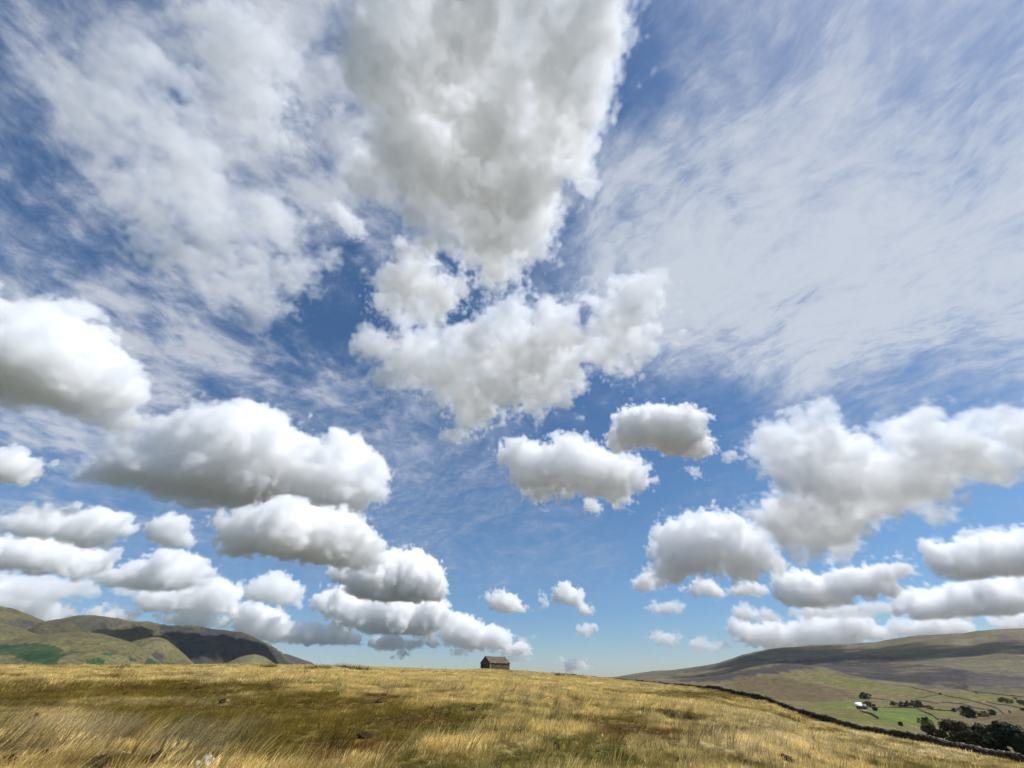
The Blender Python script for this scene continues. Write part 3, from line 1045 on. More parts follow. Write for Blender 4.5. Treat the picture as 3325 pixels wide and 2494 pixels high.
def tree(label, px, py_top, w_px, r, seed, mat, h_px=None, base_py=None, lean=0.0, name='tree', nleaf=1500, cat='tree', depth=0.9):
    """A tree standing on the land at azimuth of px; its top reaches py_top in the photograph."""
    rg = np.random.default_rng(seed)
    if base_py is not None:
        p = hit(px, base_py, 190.0)
        r = math.hypot(p[0], p[1])
    a, e = azel(px, py_top)
    a = rad(a)
    x, y = r * math.sin(a), r * math.cos(a)
    z = float(ground(x, y))
    H = max(2.0, r * math.tan(rad(e)) - z)
    v = ray(px, py_top)
    ca = v[1] * CP + v[2] * SP
    k = (r / math.hypot(v[0], v[1])) * ca / FOC
    Wd = w_px * k * 0.5 * 0.88
    rt = link(name, None, None, label, cat, 'trees of the dale')
    rt.location = (x, y, z)
    tr_ = quad_mb()
    hb = H * 0.30
    ax_r = np.array([math.cos(a), -math.sin(a), 0])
    tube(tr_, [(0, 0, -0.6), (0, 0, hb * 0.5), ax_r * lean * hb * 0.4 + up * hb * 1.2, ax_r * lean * H * 0.35 + up * H * 0.62], [H * 0.035, H * 0.026, H * 0.021, H * 0.008])
    for q in range(6):
        w = rg.uniform(0, 6.28)
        d = np.array([math.cos(w), math.sin(w), 0])
        tube(tr_, [up * hb * rg.uniform(0.7, 1.1), d * Wd * 0.4 + up * H * rg.uniform(0.42, 0.6), d * Wd * 0.75 + up * H * rg.uniform(0.5, 0.78)], [H * 0.014, H * 0.009, H * 0.004], 5)
    mb_obj(tr_, 'trunk', bark, rt)
    # crown: leaf sprays through many clumps
    nc = 15 + int(8 * min(2, Wd / (H * 0.5)))
    C = []
    for q in range(nc):
        w = rg.uniform(0, 6.28)
        s = math.sqrt(rg.random())
        zz_ = rg.uniform(0.06, 0.86)
        prof = math.sin(min(1, max(0.0, (zz_ + 0.10) / 1.1)) * math.pi) ** 0.5
        c = ax_r * (math.cos(w) * s * Wd * 0.80 * prof + lean * zz_ * Wd) + fvw(a) * math.sin(w) * s * Wd * depth * 0.8 * prof + up * zz_ * H
        C.append((c, rg.uniform(0.26, 0.42) * min(Wd * 1.1, H * 0.62)))
    C.append((up * H * 0.80 + ax_r * lean * Wd * 0.8, 0.20 * H))
    vv, ff = [], []
    big = (0.062 if base_py is None else 0.115) * H + 0.12
    V_, F_ = np.zeros((nleaf * 4, 3)), np.zeros((nleaf, 4), int)
    for q in range(nleaf):
        c, cr = C[int(rg.integers(len(C)))]
        d = rg.normal(size=3)
        d /= np.linalg.norm(d)
        p = c + d * cr * rg.uniform(0.55, 1.08) * np.array([1, 1, 0.8])
        if p[2] > H * 1.0:
            p[2] = H * rg.uniform(0.9, 1.0)
        t1 = rg.normal(size=3)
        t1 -= d * (t1 @ d) * 0.7
        t1 /= np.linalg.norm(t1)
        t2 = np.cross(d + rg.normal(size=3) * 0.4, t1)
        t2 /= max(1e-6, np.linalg.norm(t2))
        sz = big * rg.uniform(0.5, 1.1)
        V_[q * 4:q * 4 + 4] = [p - t1 * sz * 0.5, p + t2 * sz * 0.35, p + t1 * sz * 0.55, p - t2 * sz * 0.35]
        F_[q] = [q * 4, q * 4 + 1, q * 4 + 2, q * 4 + 3]
    link('crown', mesh_from('crown', V_, F_, mat), rt)
    return rt


def fvw(a):
    return np.array([math.sin(a), math.cos(a), 0.0])


def s6(x, y):
    return x / 3.539 + 2700, y / 3.539 + 2200


TREES = [  # label, crop x, crop top, width, base (crop), material, lean
    ('dark clump of trees standing alone above the farmhouse, left half', 335, 165, 85, 246, leaf_dark, 0.0),
    ('dark clump of trees standing alone above the farmhouse, right half', 395, 180, 80, 247, leaf_dark, 0.2),
    ('tall dark tree close behind the white-roofed farmhouse', 388, 265, 95, 342, leaf_dark, 0.1),
    ('small thin tree at the left end of the farmhouse', 280, 288, 40, 345, leaf_dark, 0.0),
    ('leaning dark tree right of the farmhouse', 468, 300, 50, 380, leaf_dark, 0.5),
    ('low bush at the right corner of the farm yard', 490, 335, 40, 384, leaf_dark, 0.3),
    ('leftmost low tree of the dark row beyond the green pasture', 695, 268, 85, 326, leaf_dark, 0.1),
    ('second tree from the left in the dark row beyond the pasture', 775, 272, 95, 336, leaf_dark, 0.0),
    ('middle tree of the dark row beyond the pasture', 850, 262, 90, 342, leaf_dark, 0.0),
    ('tallest tree of the dark row beyond the pasture', 945, 256, 110, 346, leaf_dark, 0.15),
    ('small tree at the right end of the dark row beyond the pasture', 1018, 296, 65, 346, leaf_dark, 0.3),
    ('low hedge-like bush right of the dark row of trees', 1090, 318, 80, 364, leaf_dark, 0.3),
    ('second low bush right of the dark row of trees', 1140, 335, 50, 368, leaf_dark, 0.2),
    ('little bush on the wall left of the windswept tree', 1238, 355, 26, 378, leaf_dark, 0.0),
    ('small dark tree just left of the windswept one', 1385, 342, 62, 396, leaf_dark, 0.2),
    ('big windswept dark tree sloping down to the right', 1480, 318, 130, 460, leaf_dark, 0.55),
    ('dark tree filling the lee of the windswept one', 1560, 360, 110, 466, leaf_dark, 0.6),
    ('rounded grey-green tree right of the windswept one', 1700, 378, 125, 452, leaf_green, 0.2),
    ('smaller round tree at the edge of the tan rise', 1812, 356, 92, 436, leaf_green, 0.1),
    ('left tree of the distant copse near the right edge', 1925, 222, 80, 284, leaf_dark, 0.2),
    ('right tree of the distant copse near the right edge', 2010, 236, 95, 296, leaf_dark, 0.2),
    ('tiny lone tree right of the distant copse', 2098, 220, 40, 250, leaf_dark, 0.0),
    ('loose grey-green trees at the right edge beside the distant copse', 2165, 252, 100, 322, leaf_green, 0.1),
    ('dark bush cut by the right edge of the photo', 2195, 345, 60, 390, leaf_dark, 0.0),
    ('lone bush where the two field walls meet', 1240, 172, 26, 198, leaf_dark, 0.0),
    ('tiny bush on the wall at the foot of the heather', 1655, 165, 24, 186, leaf_dark, 0.0),
    ('round green tree standing in front of the bright pasture', 1030, 448, 150, 535, leaf_green, 0.25),
    ('tiny green bush in the pasture left of the round tree', 795, 535, 45, 557, leaf_green, 0.0),
]
for k, (lab, x, yt, w, yb, mt, ln) in enumerate(TREES):
    sx, sy = s6(x, yt)
    _, by_ = s6(x, yb)
    tree(lab, sx, sy, w * 1.3 / 3.539, 0, 300 + k, mt, base_py=by_, lean=ln, nleaf=int(700 + w * 7))
BIG = [
    ('lowest rust-tinged tree at the left end of the near plantation', 1085, 520, 150, 330, leaf_rust, 0.1),
    ('round rust-brown tree in the near plantation beyond the wall', 1300, 462, 250, 315, leaf_rust, 0.0),
    ('brown-green tree at the middle of the near plantation', 1455, 480, 210, 300, leaf_rust, 0.0),
    ('dark spreading tree right of the rust-brown ones', 1640, 500, 240, 285, leaf_dark, 0.1),
    ('low tree in front of the gap of the near plantation', 1560, 580, 170, 270, leaf_rust, 0.0),
    ('tallest blackish tree over the wall at the lower right', 1900, 470, 260, 250, leaf_dark, 0.0),
    ('broad blackish tree next to the tallest one', 2050, 505, 240, 235, leaf_dark, 0.0),
    ('blackish tree cut by the right edge over the wall', 2180, 580, 220, 225, leaf_dark, 0.0),
    ('dark undergrowth tree closing the plantation to the wall', 1800, 620, 200, 260, leaf_dark, 0.0),
]
for k, (lab, x, yt, w, r, mt, ln) in enumerate(BIG):
    sx, sy = s6(x, yt)
    tree(lab, sx, sy, w * 1.4 / 3.539, r, 400 + k, mt, lean=ln, nleaf=7000)

# ------------------------------------------------------------------ fence posts on the ridge by the barn
post_m = simple_mat('weathered_post', (0.12, 0.10, 0.08), 0.9, 6, 0.3)
for lab, (x, y) in (('small weathered fence post on the skyline left of the barn', (1370, 2166)), ('fence post on the skyline nearest the barn, on its left', (1448, 2166)),
                    ('low fence post on the skyline right of the barn', (1713, 2180)), ('stub of a fence post on the skyline far right of the barn', (1795, 2187))):
    a, e = azel(x, y)
    r = float(np.interp(a, R_AZ, R_R)) * 0.985
    p = np.array([r * math.sin(rad(a)), r * math.cos(rad(a))])
    mb = quad_mb()
    tube(mb, [(0, 0, -0.4), (0.01, 0, 0.6), (0.03, 0, 1.25)], [0.07, 0.065, 0.06], 7)
    mb['f'].append(tuple(range(14, 18)))
    o = mb_obj(mb, 'fence_post', post_m, None, label=lab, cat='fence post', group='fence posts along the ridge')
    o.location = (p[0], p[1], near_ground(p))

# ------------------------------------------------------------------ stones and bare peat in the grass
pale_rock = simple_mat('pale_limestone', (0.50, 0.46, 0.36), 0.9, 14.0, 0.6, 1.0)
peat = simple_mat('bare_peat', (0.045, 0.028, 0.014), 0.98, 7.0, 0.5, 0.8)


def lump(name, px, py, w_px, hgt_ratio, mat, label, cat, seed, group=None):
    c = hit(px, py)
    r = np.linalg.norm(c)
    v = ray(px, py)
    k = r * (v[1] * CP + v[2] * SP) / FOC
    R_ = w_px * k * 0.5
    rg = np.random.default_rng(seed)
    nu, nv = 26, 11
    P = []
    ph = rg.uniform(0, 50)
    for i in range(nv):
        th = math.pi * 0.5 * i / (nv - 1)
        for j in range(nu):
            w = 2 * math.pi * j / nu
            d = np.array([math.cos(w) * math.cos(th), math.sin(w) * math.cos(th), math.sin(th)])
            f = 0.45 + 1.0 * float(fbm(d[0] * 2.6 + ph, d[1] * 2.6 + d[2] * 3.3, 4, seed)) + 0.13 * rg.uniform(-1, 1)
            P.append(d * f * np.array([R_, R_ * 0.8, max(R_ * hgt_ratio, 0.17 if name == 'peat_mound' else 0.02)]) - up * 0.04)
    F_ = grid_faces(nv, nu, True)
    o = link(name, mesh_from(name, P, F_, mat), None, label, cat, group)
    o.location = tuple(c)
    return o


lump('boulder', 668, 2492, 62, 1.15, pale_rock, 'pale lichen-white boulder in the grass at the bottom of the photo', 'boulder', 21)
lump('boulder', 905, 2312, 24, 0.35, pale_rock, 'small pale stone half buried in the dark grass', 'boulder', 22)
MOUNDS = [(313, 2490, 78, 0.85, 'largest dark peat mound beside the pale grass at bottom left'), (500, 2474, 60, 0.55, 'dark peat mound between the largest mound and the pale boulder'),
          (140, 2462, 40, 0.5, 'dark peat hollow under the pale grass at bottom left'), (25, 2485, 50, 0.5, 'dark peat mound in the bottom left corner'),
          (648, 2238, 30, 0.6, 'small dark peat mound high on the left of the field'), (720, 2283, 24, 0.6, 'lone dark mound in the middle of the left slope'),
          (405, 2256, 20, 0.5, 'little dark mound above the olive left slope'), (108, 2336, 34, 0.5, 'dark green hollow at the far left of the slope'),
          (1228, 2282, 26, 0.5, 'dark mound left of the middle of the field'), (1536, 2310, 22, 0.7, 'small dark mound right in the middle of the field below the barn'),
          (1180, 2398, 60, 0.35, 'reddish dark peat scar in the lower middle of the field'), (1806, 2433, 26, 0.8, 'dark mound at the lower right of the field'),
          (2555, 2470, 44, 0.5, 'dark peat scar among the straw grass at bottom right'), (1095, 2262, 20, 0.5, 'tiny dark mound near the upper middle of the field')]
for k, (x, y, w, hr_, lab) in enumerate(MOUNDS):
    lump('peat_mound', x, y, w, hr_, peat, lab, 'peat mound', 40 + k, 'dark peat mounds in the field')

# ------------------------------------------------------------------ grass
BARE = [(o_.location.x, o_.location.y, max(o_.dimensions.x, o_.dimensions.y) * 0.5) for o_ in COL.objects if o_.name.split('.')[0] in ('boulder', 'peat_mound')]


def clear(P, grow=1.0):
    k_ = np.ones(len(P), bool)
    for bx_, by_, br_ in BARE:
        d_ = math.hypot(bx_, by_)
        ux, uy = bx_ / d_, by_ / d_
        f_ = (P[:, 0] - bx_) * ux + (P[:, 1] - by_) * uy
        g_ = (P[:, 0] - bx_) * uy - (P[:, 1] - by_) * ux
        k_ &= ~((np.abs(g_) < br_ * 0.85 * grow) & (f_ < br_ * 0.8) & (f_ > -br_ - 0.9 * grow))
    return k_


def blade_tuft(seed, nb, rad_, h0, h1, w, lean, curve, seg=3):
    rg = np.random.default_rng(seed)
    V_, F_, H_ = [], [], []
    for q in range(nb):
        a = rg.uniform(0, 6.28)
        s = rad_ * math.sqrt(rg.random())
        b0_ = np.array([math.cos(a) * s, math.sin(a) * s, -0.03])
        h = rg.uniform(h0, h1)
        dirx = np.array([lean + rg.normal() * 0.20 + math.cos(a) * 0.18, rg.normal() * 0.18 + math.sin(a) * 0.18, 0])
        yaw = rg.uniform(0, 6.28)
        sd = np.array([math.cos(yaw), math.sin(yaw), 0]) * w * rg.uniform(0.6, 1.3)
        k0 = len(V_)
        rnd = rg.random()
        for i in range(seg + 1):
            t = i / seg
            p = b0_ + up * h * (t - 0.16 * curve * t * t) + dirx * h * (0.35 * t + 0.65 * curve * t * t)
            ww = (1 - t) ** 0.7 + 0.05
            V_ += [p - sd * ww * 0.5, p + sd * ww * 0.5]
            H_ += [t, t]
        for i in range(seg):
            F_.append((k0 + 2 * i, k0 + 2 * i + 1, k0 + 2 * i + 3, k0 + 2 * i + 2))
    return np.array(V_), np.array(F_), np.array(H_)


def grass_mat(name, use_tint=True, fixed=None):
    m = bpy.data.materials.new(name)
    m.use_nodes = True
    n = Nodes(m.node_tree)
    bs = m.node_tree.nodes['Principled BSDF']
    out = m.node_tree.nodes['Material Output']
    bs.inputs['Roughness'].default_value = 0.6
    bs.inputs['Specular IOR Level'].default_value = 0.25
    if use_tint:
        at_ = n.node('ShaderNodeAttribute', attribute_type='INSTANCER', attribute_name='tint')
        base = at_.outputs['Color']
    else:
        base = (*fixed, 1)
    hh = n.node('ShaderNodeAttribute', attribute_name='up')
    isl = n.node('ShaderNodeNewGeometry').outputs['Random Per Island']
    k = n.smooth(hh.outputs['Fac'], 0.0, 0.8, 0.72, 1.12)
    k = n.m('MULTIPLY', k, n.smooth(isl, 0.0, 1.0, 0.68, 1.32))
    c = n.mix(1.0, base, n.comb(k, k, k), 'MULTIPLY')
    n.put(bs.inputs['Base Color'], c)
    tl = n.node('ShaderNodeBsdfTranslucent')
    n.put(tl.inputs['Color'], c)
    mx = n.node('ShaderNodeMixShader')
    mx.inputs[0].default_value = 0.30
    n.put(mx.inputs[1], bs.outputs[0])
    n.put(mx.inputs[2], tl.outputs[0])
    n.put(out.inputs['Surface'], mx.outputs[0])
    return m


grass_m = grass_mat('moor_grass_blades')


def tuft_object(name, *a):
    V_, F_, H_ = blade_tuft(*a)
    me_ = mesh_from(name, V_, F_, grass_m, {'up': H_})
    return bpy.data.objects.new(name, me_)                            # only a source for instances, never in the scene


def scatter(name, label, P, tint_, scale, yaw, srcs, seed):
    """Grass as one object: points carry tint, scale and yaw, geometry nodes put a tuft on each."""
    me_ = mesh_from(name, P, np.zeros((0, 4), int), None, {'tint': tint_})
    for an, av in (('scl', scale),):
        a_ = me_.attributes.new(an, 'FLOAT', 'POINT')
        a_.data.foreach_set('value', np.asarray(av, np.float32))
    a_ = me_.attributes.new('yaw', 'FLOAT_VECTOR', 'POINT')
    a_.data.foreach_set('vector', np.stack([yaw * 0, yaw * 0, yaw], 1).astype(np.float32).ravel())
    o_ = link(name, me_, kind='stuff')
    ng = bpy.data.node_groups.new(name + '_nodes', 'GeometryNodeTree')
    ng.interface.new_socket('Geometry', in_out='INPUT', socket_type='NodeSocketGeometry')
    ng.interface.new_socket('Geometry', in_out='OUTPUT', socket_type='NodeSocketGeometry')
    gi, go = ng.nodes.new('NodeGroupInput'), ng.nodes.new('NodeGroupOutput')
    inst = ng.nodes.new('GeometryNodeInstanceOnPoints')
    g2i = ng.nodes.new('GeometryNodeGeometryToInstance')
    for s_ in srcs:
        oi = ng.nodes.new('GeometryNodeObjectInfo')
        oi.inputs['Object'].default_value = s_
        ng.links.new(oi.outputs['Geometry'], g2i.inputs[0])
    ng.links.new(g2i.outputs[0], inst.inputs['Instance'])
    inst.inputs['Pick Instance'].default_value = True
    ri = ng.nodes.new('FunctionNodeRandomValue')
    ri.data_type = 'INT'
    ri.inputs[4].default_value = 0
    ri.inputs[5].default_value = len(srcs) - 1
    ri.inputs['Seed'].default_value = seed
    ng.links.new(ri.outputs[2], inst.inputs['Instance Index'])
    na = ng.nodes.new('GeometryNodeInputNamedAttribute')
    na.data_type = 'FLOAT'
    na.inputs['Name'].default_value = 'scl'
    ng.links.new(na.outputs[0], inst.inputs['Scale'])
    nr = ng.nodes.new('GeometryNodeInputNamedAttribute')
    nr.data_type = 'FLOAT_VECTOR'
    nr.inputs['Name'].default_value = 'yaw'
    ng.links.new(nr.outputs[0], inst.inputs['Rotation'])
    ng.links.new(gi.outputs[0], inst.inputs['Points'])
    ng.links.new(inst.outputs[0], go.inputs[0])
    mod = o_.modifiers.new('scatter', 'NODES')
    mod.node_group = ng
    return o_


rgr = np.random.default_rng(77)


def sample_field(n, r0, r1, az0=-64, az1=64, power=1.0):
    az = rgr.uniform(az0, az1, n)
    u_ = rgr.random(n)
    r = (r0 ** power + u_ * (r1 ** power - r0 ** power)) ** (1 / power)
    rr = np.interp(az, R_AZ, R_R)
    keep = r < rr * 0.992
    az, r = az[keep], r[keep]
    z = ground_polar(az, r)
    P = np.stack([r * np.sin(np.radians(az)), r * np.cos(np.radians(az)), z], 1)
    return P[clear(P)]


def clump(P, sc_):
    """Tussock height: 0 in the gaps, 1 on the tussocks."""
    a_ = fbm(P[:, 0] / sc_, P[:, 1] / sc_, 5, 131 if sc_ == 2.2 else 141, 0.75)
    return np.clip((a_ - 0.36) / 0.28, 0, 1)


def pale_weight(P):
    px, py = project(P[:, 0], P[:, 1], P[:, 2])
    w = np.zeros(len(P))
    for (cx, cy, a, b, s, p, g) in PATCH:
        if p > 0.3 and cx < 1000:
            w = np.maximum(w, p * np.exp(-(((px - cx) / a) ** 2 + ((py - cy) / b) ** 2)))
    return w


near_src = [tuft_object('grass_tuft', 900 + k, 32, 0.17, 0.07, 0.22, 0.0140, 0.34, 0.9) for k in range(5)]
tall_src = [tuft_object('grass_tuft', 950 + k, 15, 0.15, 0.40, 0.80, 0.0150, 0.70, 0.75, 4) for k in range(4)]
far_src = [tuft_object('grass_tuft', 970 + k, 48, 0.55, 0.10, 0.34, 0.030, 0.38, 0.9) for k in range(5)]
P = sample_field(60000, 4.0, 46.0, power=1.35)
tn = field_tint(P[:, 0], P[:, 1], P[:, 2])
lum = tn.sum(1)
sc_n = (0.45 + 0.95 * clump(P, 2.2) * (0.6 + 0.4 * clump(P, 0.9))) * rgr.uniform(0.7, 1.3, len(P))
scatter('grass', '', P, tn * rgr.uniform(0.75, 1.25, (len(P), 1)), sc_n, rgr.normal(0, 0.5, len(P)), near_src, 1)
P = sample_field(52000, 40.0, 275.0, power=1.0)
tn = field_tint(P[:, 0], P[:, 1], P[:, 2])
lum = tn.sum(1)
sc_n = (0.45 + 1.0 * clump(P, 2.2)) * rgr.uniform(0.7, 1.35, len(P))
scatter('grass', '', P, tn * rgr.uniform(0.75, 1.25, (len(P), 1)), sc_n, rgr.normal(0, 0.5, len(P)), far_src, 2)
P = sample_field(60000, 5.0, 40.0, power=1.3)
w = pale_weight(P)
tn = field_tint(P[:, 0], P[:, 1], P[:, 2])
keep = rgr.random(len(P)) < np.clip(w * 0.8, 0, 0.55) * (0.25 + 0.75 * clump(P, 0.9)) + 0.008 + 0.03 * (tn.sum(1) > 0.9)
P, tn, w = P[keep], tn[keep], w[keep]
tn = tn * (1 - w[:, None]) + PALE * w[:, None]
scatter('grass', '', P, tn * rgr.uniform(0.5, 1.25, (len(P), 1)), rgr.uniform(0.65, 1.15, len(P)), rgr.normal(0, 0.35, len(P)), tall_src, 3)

# rush clumps, each one a thing of its own
rush_m = grass_mat('rush_stems', False, (0.085, 0.078, 0.024))


def rush(label, px, py, w_px, h_px, seed, n=260, lean=0.2):
    c = hit(px, py)
    r = math.hypot(c[0], c[1])
    rr = float(np.interp(math.degrees(math.atan2(c[0], c[1])), R_AZ, R_R))
    if r > rr * 0.98:
        c = c * (rr * 0.975 / r)
        c[2] = near_ground(c)
        r = rr * 0.975
    v = ray(px, py)
    k = r * (v[1] * CP + v[2] * SP) / FOC
    W_ = w_px * k * 0.5
    Hh = h_px * k * 0.95
    rg = np.random.default_rng(seed)
    V_, F_, H_ = [], [], []
    for q in range(6):
        a_ = blade_tuft(seed + q, n // 4, 1.0, Hh * 0.40, Hh * 1.05, max(0.014, 0.0003 * r), lean, 0.45)
        Vq = a_[0].copy()
        base = np.repeat(Vq[0::8, :2] * 0 + 0, 8, 0)
        off = np.zeros((len(Vq), 3))
        ox = (q / 2.5 - 1 + rg.uniform(-0.2, 0.2)) * W_ * 0.85
        oy = rg.uniform(-1, 1) * min(W_, 2.5) * 0.5
        Vq[:, 0] *= 1.0
        nbl = len(Vq) // 8
        for b_ in range(nbl):
            bx_ = Vq[b_ * 8:b_ * 8 + 2, :2].mean(0)
            sc2 = np.array([min(1.6, W_ * 0.42), min(1.0, W_ * 0.3)])
            Vq[b_ * 8:b_ * 8 + 8, :2] += bx_ * (sc2 - 1) + np.array([ox, oy])
        gx = near_ground((c[0] + ox, c[1] + oy)) - c[2]
        Vq[:, 2] += gx
        F_.append(a_[1] + len(H_))
        V_.append(Vq)
        H_ += list(a_[2])
    o_ = link('rush_clump', mesh_from('rush_clump', np.concatenate(V_), np.concatenate(F_), rush_m, {'up': np.array(H_)}), None, label, 'rush clump', 'rush clumps in the field')
    o_.location = tuple(c)
    return o_


rush('wide dark rush clump on the skyline between the left fell and the barn, right part', 1135, 2172, 100, 18, 1, 420)
rush('dark rush clump on the skyline just beyond the tail of the left fell', 1035, 2172, 70, 18, 2, 300)
rush('lone leaning rush clump on the skyline below the small tan knoll', 866, 2172, 40, 22, 3, 200, 0.6)
rush('brownish rush clump on the skyline at the left', 400, 2172, 90, 16, 4, 260, 0.6)
rush('tall dark green rush bed on the straw slope right of the barn, left end', 2180, 2332, 36, 34, 5, 260, 0.0)
rush('low dark green rush bed on the straw slope right of the barn, right end', 2232, 2340, 70, 26, 6, 360, 0.0)
rush('faint rush clump on the ridge right of the barn', 1815, 2195, 30, 12, 7, 160, 0.2)
rush('dark green rush tuft at the bottom of the field below the barn', 1105, 2476, 44, 30, 8, 240, 0.2)

# ------------------------------------------------------------------ the air between here and the fells
hz = quad_mb()
add_hexa(hz, [(-9000, -9000, -130), (9000, -9000, -130), (9000, 9000, -130), (-9000, 9000, -130), (-9000, -9000, 430), (9000, -9000, 430), (9000, 9000, 430), (-9000, 9000, 430)])
hm = bpy.data.materials.new('haze')
hm.use_nodes = True
hm.node_tree.nodes.clear()
_o = hm.node_tree.nodes.new('ShaderNodeOutputMaterial')
_p = hm.node_tree.nodes.new('ShaderNodeVolumePrincipled')
_p.inputs['Color'].default_value = (0.72, 0.84, 1.0, 1)
_p.inputs['Density'].default_value = HAZE
_p.inputs['Anisotropy'].default_value = 0.2
hm.node_tree.links.new(_p.outputs[0], _o.inputs['Volume'])
mb_obj(hz, 'haze', hm, kind='stuff')

# ------------------------------------------------------------------ clouds
CH = 1000.0                        # height of the cloud base above the eye
RAMP, MFP = 12.0, 23.0
VAPOUR = bpy.data.materials.new('cloud_vapour')
VAPOUR.use_nodes = True
VAPOUR.node_tree.nodes.clear()
_o = VAPOUR.node_tree.nodes.new('ShaderNodeOutputMaterial')
_p = VAPOUR.node_tree.nodes.new('ShaderNodeVolumeScatter')
_i = VAPOUR.node_tree.nodes.new('ShaderNodeAttribute')
_i.attribute_name = 'density'
_p.inputs['Color'].default_value = (0.953, 0.975, 1.0, 1)
_p.inputs['Anisotropy'].default_value = 0.15
VAPOUR.node_tree.links.new(_i.outputs['Fac'], _p.inputs['Density'])
VAPOUR.node_tree.links.new(_p.outputs[0], _o.inputs['Volume'])


def noise3(n, cell, rng):
    m = [int(s / cell) + 3 for s in n]
    a = rng.random(m, dtype=np.float32)
    for ax, s in enumerate(n):
        t = np.arange(s) / cell
        i = t.astype(int)
        f = (t - i).astype(np.float32)
        f = f * f * (3 - 2 * f)
        sh = [1, 1, 1]
        sh[ax] = -1
        f = f.reshape(sh)
        a = np.take(a, i, ax) * (1 - f) + np.take(a, i + 1, ax) * f
    return a


def poly_dist(P, poly):
    A = np.array(poly)
    B = np.roll(A, -1, 0)
    best = np.full(len(P), 1e9)
    for a, b in zip(A, B):
        ab = b - a
        t = np.clip(((P - a) @ ab) / max(1e-9, ab @ ab), 0, 1)
        best = np.minimum(best, np.linalg.norm(P - a - t[:, None] * ab, axis=1))
    return best


def iso_mesh(name, d, iso, h, org, mat):
    g = openvdb.FloatGrid(-60.0)
    g.copyFromArray(np.ascontiguousarray(np.pad(d, 1, constant_values=-60.0)))
    P, Q = g.convertToQuads(iso)
    if len(Q) == 0:
        return None
    P = (P - 1) * h
    return mesh_from(name, P, Q[:, ::-1], mat)


